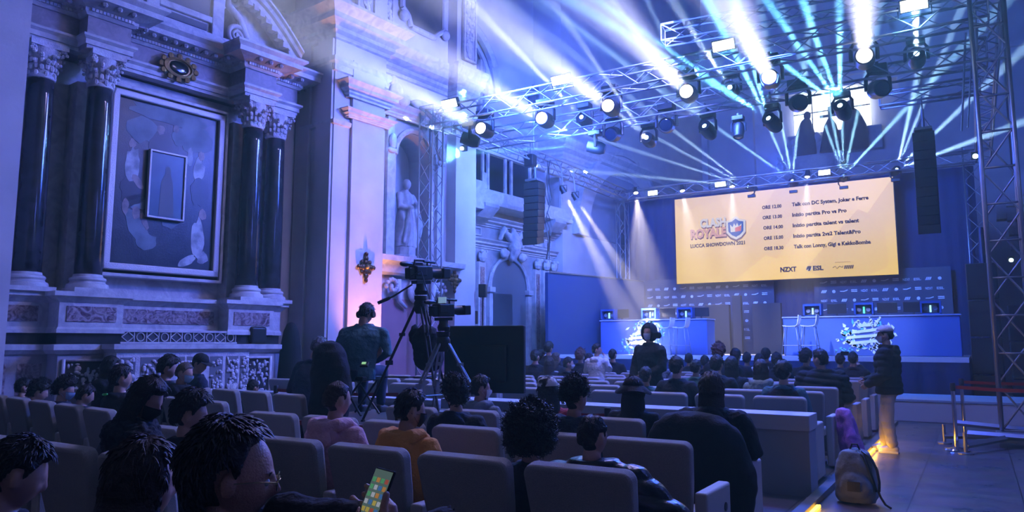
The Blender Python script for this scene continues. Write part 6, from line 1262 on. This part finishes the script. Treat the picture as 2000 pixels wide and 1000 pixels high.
# ---- the operator on the platform
r, hM, s = person(716, 594, 6.95, 'camera operator with headphones in a teal sweater seated on the platform', 'short', top='teal', kind='shirt', fine=True, yaw=14, hp=-.45, lean=(.02, .16), seed=63, z0=.70, wide=1.45, smax=1.25, smin=1.0, group='camera crew')
OPX, OPY = r.location.x, r.location.y; b = MB()
b.tube([(.10*cos(a), .01, .17+.135*sin(a)) for a in [pi*k/12 for k in range(13)]], .009, 8)
for sg in (-1, 1): b.lathe([(0, -.015), (.04, -.015), (.045, 0), (.04, .02), (0, .02)], M=Matrix.Translation((sg*.100, .005, .155)) @ Matrix.Rotation(R(90), 4, 'Y'))
h = b.build('headphones', BLACK, r, smooth=40, world=False); h.matrix_local = hM
stl = thing('folding_stool', (OPX, OPY, .70), 'black folding stool under the camera operator', 'stool'); b = MB(); b.box((OPX+.02, OPY+.08, 1.12+.02), (.42, .36, .05)); b.build('seat', BLACK, stl, bevel=.01)
for sx in (-1, 1):
    for sy in (-1, 1): b = MB(); b.tube([(OPX+sx*.18, OPY+.08+sy*.14, 1.12), (OPX-sx*.20, OPY+.08+sy*.16, .71)], .014); b.build('leg', BLACK, stl)
ct = thing('black_coat', onY(647, 664, 6.4), 'tall black coat hanging beside the camera operator on the platform', 'coat'); ct.location.z = .70; z1 = onY(647, 666, 6.4).z-.70
mb = MB(); mb.rings([(0, 0, 0, .28, .18), (.02, 0, z1*.35, .29, .18), (0, 0, z1*.65, .26, .18), (-.02, 0, z1*.85, .22, .16), (-.03, 0, z1*.97, .13, .10), (-.03, 0, z1, .03, .03)], 24); mesh_obj('cloth', remesh(mb, .02, 2, wrinkle(2, 5)), TOPS['black2'], ct)
# ---- video cameras on tripods
def tripod(x, y, z0, top, name, label, spread, mt=BLACK, sp=(90, 210, 330)):
    r = thing(name, (x, y, z0), label, 'tripod', 'camera tripods'); H_ = top-z0
    for a in sp:
        d = V((cos(R(a)), sin(R(a)), 0)); p0 = V((x, y, top-.12))+d*.06; p1 = V((x, y, z0+.02))+d*spread; b = MB(); sd = V((-d.y, d.x, 0))*.022; m_ = p0+(p1-p0)*.5
        b.tube([p0+sd, m_+sd], .012, 8); b.tube([p0-sd, m_-sd], .012, 8); b.tube([m_-(p1-p0)*.06, p1], .014, 8); b.box(m_, (.06, .06, .05)); b.box(p0+(p1-p0)*.25, (.05, .05, .035)); b.tube([p1, p1-V((0, 0, .02))], [.022, .028], 8); b.build('leg', mt, r, smooth=40)
    b = MB(); b.lathe([(.05, top-.20), (.07, top-.16), (.075, top-.08), (.06, top-.05), (.07, top-.04), (.07, top)], (x, y, 0)); b.build('bowl', BLACK, r, smooth=40)
    b = MB()
    for a in sp: d = V((cos(R(a)), sin(R(a)), 0)); b.tube([(x, y, z0+H_*.35), V((x, y, z0+H_*.35))+d*spread*.62], .008, 6)
    b.build('spreader', mt, r); return r
def video_cam(p, d, k, label):
    d = V(d).normalized(); M = Matrix.Translation(p) @ V((-d.x, -d.y, -d.z)).to_track_quat('-Y', 'Z').to_matrix().to_4x4() @ Matrix.Diagonal((k, k, k, 1)); r = thing('video_camera', p, label, 'video camera', 'video cameras'); T = lambda x, y, z: M @ V((x, y, z))
    b = MB(); b.box((0, 0, 0), (.13, .30, .17), M=M); b.box((0, -.05, .02), (.15, .18, .12), M=M); b.build('body', BLACK, r, bevel=.012)
    b = MB(); b.tube([T(0, .12, .08), T(0, .11, .15), T(0, -.10, .15), T(0, -.12, .08)], .014*k, 8); b.box((0, .02, .15), (.03, .2, .025), M=M); b.build('handle', BLACK, r)
    b = MB(); b.lathe([(.052, .14), (.058, .18), (.058, .30), (.065, .31), (.065, .33)], M=M @ Matrix.Rotation(R(-90), 4, 'X')); l = b.build('lens', BLACK, r, smooth=35); b = MB(); b.box((0, .39, 0), (.17, .13, .13), M=M); b.build('hood', BLACK, l, bevel=.01)
    b = MB(); b.lathe([(.018, -.05), (.030, -.02), (.034, .04), (.025, .06), (.022, .16)], M=M @ Matrix.Translation((-.09, -.20, .11)) @ Matrix.Rotation(R(-90), 4, 'X')); b.box((-.09, .02, .11), (.04, .18, .05), M=M); b.build('viewfinder', BLACK, r, smooth=35)
    b = MB(); b.tube([T(.05, .20, .13), T(.05, .0, .14)], .016*k, 8); b.build('microphone', BLACK, r); b = MB(); b.box((0, -.19, -.01), (.09, .08, .13), M=M); b.build('battery', BLACK, r, bevel=.006)
    b = MB(); b.box((0, 0, -.115), (.10, .24, .04), M=M); b.lathe([(.075, -.27), (.085, -.22), (.06, -.17), (.06, -.13)], M=M); b.build('fluid_head', BLACK, r, smooth=35); return r, T
cp = onY(822, 533, 6.55); tz = cp.z-.40
tripod(cp.x, cp.y, .70, cp.z-.26, 'camera_tripod', 'tall black tripod under the larger video camera', .62)
r, T = video_cam(cp, (.10, 1, .05), .92, 'larger black video camera on the tall tripod beside the operator'); b = MB(); e_ = onY(738, 592, 6.3)
b.tube([T(-.05, -.1, -.14), e_+(T(0, 0, -.14)-e_)*.35, e_], [.010, .011, .011], 8); b.tube([e_+(T(0, 0, -.14)-e_)*.28, e_], .019, 8); b.build('pan_bar', BLACK, r)
cb = MB(); cb.tube([T(0, -.2, -.05), T(.25, -.25, .0), T(.32, -.2, -.3), T(.25, -.1, -.6), T(.1, 0, -.9)], .006, 5); cb.build('cable', BLACK, r)
bg2 = thing('tripod_bag', (cp.x+.05, cp.y+.05, 1.2), 'black bag hanging between the legs of the tall tripod', 'bag'); mb = MB(); mb.ell((0, 0, .0), (.17, .14, .22)); mb.ell((.03, .02, -.15), (.19, .15, .16)); mb.ell((-.16, 0, .1), (.06, .1, .12)); mesh_obj('body', remesh(mb, .02, 2, wrinkle(2)), TOPS['black2'], bg2); bg2.location.z = onY(825, 672, 6.6).z
b = MB(); b.tube([(0, 0, .15), (0, 0, .35)], .012); b.build('strap', BLACK, bg2, world=False)
c2 = onY(866, 606, 6.1); tripod(c2.x, c2.y, .70, c2.z-.22, 'camera_tripod', 'second tripod with pale metal legs under the smaller video camera', .55, STEEL, (20, 140, 260)); r, T = video_cam(c2, (.12, 1, .04), .78, 'smaller black video camera on the tripod in front of the black monitor')
b = MB(); b.box(T(.10, -.12, .13), (.09, .02, .06)); b.build('flip_screen', mat('flip_glow', (.1, .15, .2), emit=(.3, .5, .8), es=.6), r)
# black monitor seen from behind
mp = onY(946, 700, 7.55); r = thing('monitor_stand_screen', (mp.x, mp.y, 0), 'large black monitor on a stand seen from behind, right of the cameras', 'monitor'); M = Matrix.Translation((mp.x, mp.y, 0)) @ Matrix.Rotation(R(14), 4, 'Z')
zt, zb = onY(946, 636, 7.55).z, onY(946, 767, 7.55).z; wd = 1.03
b = MB(); b.box((0, 0, (zt+zb)/2), (wd, .08, zt-zb), M=M); b.build('panel', mat('monitor_back', (.012, .014, .02), .55), r, bevel=.015); b = MB(); b.box((0, -.06, (zt+zb)/2-.05), (wd*.6, .05, (zt-zb)*.55), M=M); b.build('back_cover', BLACK, r, bevel=.02)
b = MB(); b.box((0, 0, zb/2), (.08, .06, zb), M=M); b.build('column', BLACK, r)
for sg in (-1, 1): b = MB(); b.tube([M @ V((sg*.35, -.3, .03)), M @ V((sg*.2, 0, .10)), M @ V((sg*.35, .3, .03))], .02, 8); b.build('foot', BLACK, r)
b = MB(); b.tube([M @ V((-.3, 0, .08)), M @ V((.3, 0, .08))], .02, 8); b.build('crossbar', BLACK, r)
# clutter on the platform
r = thing('equipment_box', (-4.75, 6.3, .7), 'small pale blue-lit equipment box under the second tripod', 'box'); b = MB(); b.box((-4.75, 6.35, .78), (.25, .2, .15)); b.build('body', mat('box_grey', (.2, .22, .26), .5), r, bevel=.01); b = MB(); b.box((-4.75, 6.245, .79), (.12, .01, .06)); b.build('panel', mat('box_panel', (.3, .4, .5), emit=(.2, .4, .6), es=.5), r)
hc_ = onY(712, 712, 6.62); r = thing('handheld_controller', hc_, 'small device with a green lit display on the operator lap', 'controller'); b = MB(); b.box(hc_, (.10, .07, .03), .4, tilt=('X', .7)); b.build('body', BLACK, r, bevel=.005); b = MB(); b.box(hc_+V((0, -.012, .018)), (.05, .035, .004), .4, tilt=('X', .7)); b.build('display', mat('display_green', (.2, .5, .2), emit=(.35, .7, .25), es=.9), r)
# ---- purple jacket on an aisle armrest, backpack on the floor
p = onY(1663, 790, 10.3); r = thing('purple_jacket', (-1.48, 10.45, 0), 'purple and pink fleece jacket hanging over an aisle armrest', 'jacket'); mb = MB()
mb.rings([(.10, -.1, .03, .13, .07), (.08, -.05, .2, .15, .10), (.02, 0, .45, .13, .13), (-.01, 0, .65, .10, .15), (-.02, .02, .72, .08, .14), (-.02, .02, .74, .02, .04)], 18); mb.limb([(.02, -.1, .6), (.08, -.16, .4), (.12, -.2, .15)], [.06, .07, .06])
mesh_obj('cloth', remesh(mb, .016, 2, wrinkle(1.8, 8)), mat('fleece_purple', (.30, .10, .50), .9, n2=(.55, .22, .42), scale=3, bump=.4, bscale=80), r)
q = onZ(1668, 985, 0); r = thing('backpack', (q.x+.02, q.y+.1, 0), 'grey and black backpack standing on the aisle floor', 'backpack'); r.scale = (1.15, 1.15, 1.15); mb = MB()
mb.rings([(0, 0, .01, .15, .10), (0, 0, .06, .17, .12), (0, 0, .2, .17, .12), (0, .0, .34, .155, .105), (0, .01, .43, .11, .08), (0, .01, .455, .03, .02)], 24, pw=.8); mb.ell((0, -.11, .15), (.13, .06, .11))
mesh_obj('body', remesh(mb, .012, 3, wrinkle(1.2)), mat('pack_grey', (.14, .16, .18), .8, n2=(.24, .27, .30), scale=5, bump=.3, bscale=60), r); b = MB()
for sg in (-1, 1): b.tube([(.04+.02*sg, -.03, .44), (.10+.025*sg, -.07, .40), (.145+.03*sg, -.09, .30), (.165+.022*sg, -.09, .20), (.17+.01*sg, -.07, .12)], .017, 6, flat=.5)
b.build('strap', BLACK, r, smooth=True, world=False); b = MB(); b.tube([(.17, -.07, .13), (.19, -.09, .08), (.225, -.12, .03), (.27, -.15, .01)], .010, 5); b.build('loose_strap', BLACK, r, world=False); b = MB(); b.box((0, -.175, .16), (.10, .01, .08)); b.build('pocket_panel', BLACK, r, world=False); b = MB(); b.tube([(-.04, 0, .44), (-.02, 0, .49), (.02, 0, .49), (.04, 0, .44)], .008, 6); b.build('top_loop', BLACK, r, world=False)
# ================================================================ THE MAN IN THE FOREGROUND WITH THE PHONE
hp_ = onY(442, 826, 1.30); MX, MY, MZ = hp_.x, 1.30, hp_.z
r = thing('person', (MX, MY-.02, 0), 'person in profile with tousled grey-black hair and glasses holding a phone, bottom foreground', 'person', 'seated spectators'); yw = R(-40)
hM = Matrix.Rotation(yw, 4, 'Z') @ headM(0, -.16, (0, 0, 0)); top = (hM @ V((0, .0, .30))); hM = Matrix.Translation((0, 0, MZ-top.z)) @ hM; nz_ = (hM @ V((0, 0, 0))).z
mb = MB(); head_geo(mb, hM, 90, 66); Mr = Matrix.Rotation(yw, 4, 'Z'); LW = lambda p: V(p)-r.location
mb.limb([V((0, -.01, nz_-.06)), hM @ V((0, 0, .06))], [.066, .06], 16)
rg = [(0, 0, z, a, b_) for z, a, b_ in ((nz_-.62, .18, .13), (nz_-.4, .17, .12), (nz_-.2, .185, .12), (nz_-.10, .19, .11), (nz_-.05, .14, .09), (nz_-.01, .07, .065))]; t = MB(); t.rings(rg, 24); mb.add(t.v, t.f, Mr)
# phone held in front of him
PC = onY(734, 972, 1.52); pn = (V((-.10, -1.0, .45))).normalized(); pu = V((.12, .38, 1.0)); pu = (pu-pn*pu.dot(pn)).normalized(); pr_ = pu.cross(pn).normalized()
PM = Matrix(((pr_.x, pn.x, pu.x, PC.x), (pr_.y, pn.y, pu.y, PC.y), (pr_.z, pn.z, pu.z, PC.z), (0, 0, 0, 1))); P_ = lambda x, y, z: LW(PM @ V((x, y, z)))
wR = P_(.055, -.045, -.135); wL = P_(-.105, -.04, -.125)
shR, shL = Mr @ V((.20, 0, nz_-.12)), Mr @ V((-.20, 0, nz_-.12)); elR = LW(onY(900, 1050, 1.40)); elL = LW(onY(690, 1022, 1.44))
mb.limb([shR, elR, wR], [.055, .045, .030]); shL = LW(onY(566, 1016, 1.42)); mb.limb([Mr @ V((-.10, 0, nz_-.14)), shL, elL, wL], [.07, .055, .045, .030])
def fing(pts, rad): mb.limb([P_(*p) for p in pts], rad, 10)
fing([(.052, -.040, -.12), (.046, -.030, -.06), (.040, -.024, -.02)], [.030, .034, .024])                        # right palm behind the phone
for i, z in enumerate((.022, .0, -.023, -.045)): fing([(.045, -.028, z-.03), (-.0+.004*i, -.022, z-.012), (-.036, -.014, z-.004), (-.043, .006, z-.001)], [.0105, .0095, .0088, .0078])
fing([(.055, -.02, -.075), (.058, .002, -.045), (.052, .012, -.012), (.047, .013, .014)], [.015, .0125, .0105, .0095])  # right thumb up the side
fing([(-.10, -.04, -.115), (-.085, -.03, -.075), (-.075, -.022, -.045)], [.028, .033, .026])
for i, (x, z) in enumerate(((-.048, -.025), (-.050, -.048), (-.054, -.070), (-.060, -.090))): fing([(-.082, -.03, -.05-.018*i), (-.092+.004*i, -.008, -.022-.018*i), (-.074, .010, -.018-.018*i), (x, .012, z)], [.0105, .0095, .0088, .0078])
fing([(-.078, -.03, -.09), (-.060, .005, -.092), (-.030, .014, -.070), (-.016, .012, -.052)], [.015, .0125, .0105, .009])
mesh_obj('body', remesh(mb, .0042, 1), mat('skin_near', (.55, .30, .21), .5, n2=(.46, .24, .17), scale=14, bump=.2, bscale=160), r)
mb = MB(); t = MB(); t.rings([(0, 0, z, a+.04, b_+.035) for _, _, z, a, b_ in rg[:-1]], 24); mb.add(t.v, t.f, Mr); mb.limb([shR, elR, wR+(elR-wR)*.18], [.09, .075, .05]); mb.limb([Mr @ V((-.10, 0, nz_-.16)), shL, elL, wL+(elL-wL)*.3], [.06, .075, .06, .045])
for i in range(12): a = 2*pi*i/12; mb.ell(Mr @ V((.085*cos(a), .08*sin(a)-.005, nz_-.035)), (.034, .034, .034), 8, 6)
mesh_obj('jacket', remesh(mb, .010, 3, wrinkle(1.6)), TOPS['black2'], r)
h = mesh_obj('hair', hair_mesh('short', 71, 1500), mat('hair_pepper', (.012, .012, .015), .5, n2=(.05, .05, .055), scale=60, bump=.4, bscale=120), r); h.matrix_local = hM @ Matrix.Translation((0, .01, .17)) @ Matrix.Rotation(.30, 4, 'X') @ Matrix.Translation((0, -.02, -.17)) @ Matrix.Diagonal((1.05, 1.06, 1.03, 1)); glasses(r, hM @ Matrix.Translation((0, .006, -.002)), metal=mat('brass_frame', (.45, .40, .22), .25, .9))
b = MB()
for sg in (-1, 1): b.ell((sg*.031, .094, .163), (.012, .012, .011), 14, 10)
e = b.build('eyes', mat('eye_white', (.6, .58, .56), .2), r, smooth=True, world=False); e.matrix_local = hM; b = MB()
for sg in (-1, 1): b.ell((sg*.031, .1025, .163), (.0055, .004, .0055), 10, 8)
e = b.build('irises', BLACKG, r, smooth=True, world=False); e.matrix_local = hM; b = MB(); rn = random.Random(8)
for sg in (-1, 1):
    for i in range(40): x = sg*(.012+.036*i/40); b.tube([(x, .112-abs(x)*.25, .186+rn.uniform(-.003, .004)-abs(abs(x)-.03)*.15), (x+sg*.008, .113-abs(x)*.28, .190+rn.uniform(-.002, .003)-abs(abs(x)-.03)*.2)], [.0013, .0004], 3, False)
e = b.build('eyebrows', HAIRC['black'], r, world=False); e.matrix_local = hM
b = MB(); b.rings([(0, 0, nz_-.66, .20, .16), (0, .1, nz_-.82, .21, .22)], 16); e = MB(); 
for sd in (-1, 1): e.limb([Mr @ V((.10*sd, .03, .50)), Mr @ V((.13*sd, .46, .50)), Mr @ V((.13*sd, .44, .12))], [.10, .08, .06])
e.rings([(0, 0, .44, .19, .14), (0, 0, nz_-.6, .19, .14)], 20); mesh_obj('trousers', remesh(e, .015, 2, wrinkle(.8)), TR, r)
e = MB()
for sd in (-1, 1): e.limb([Mr @ V((.13*sd, .42, .055)), Mr @ V((.14*sd, .60, .035))], [.05, .035])
mesh_obj('shoes', remesh(e, .015, 1), SHOE, r)
ph = thing('phone', PC, 'smartphone with a lit screen of app icons held in the foreground', 'phone'); b = MB(); b.box((0, 0, 0), (.074, .009, .152), M=PM); b.build('body', BLACKG, ph, bevel=.004, seg=3)
b = MB(); b.box((0, .0052, 0), (.068, .0008, .142), M=PM); b.build('display', mat('phone_display', (.02, .03, .03), .2, emit=(.10, .16, .15), es=.6), ph)
ic = [mat('icon_'+k, c, .4, emit=c, es=.30) for k, c in dict(green=(.15, .6, .25), yellow=(.9, .7, .15), white=(.8, .85, .9), red=(.7, .15, .1), blue=(.1, .3, .7), orange=(.9, .4, .1)).items()]; rn = random.Random(2)
for i in range(4):
    for j in range(6): b = MB(); b.box((-.0245+.0163*i, .0062, .044-.0195*j), (.0118, .0008, .0122), M=PM); b.build('app_icon', rn.choice(ic), ph, bevel=.0)
bpy.data.scenes.remove(TMP)
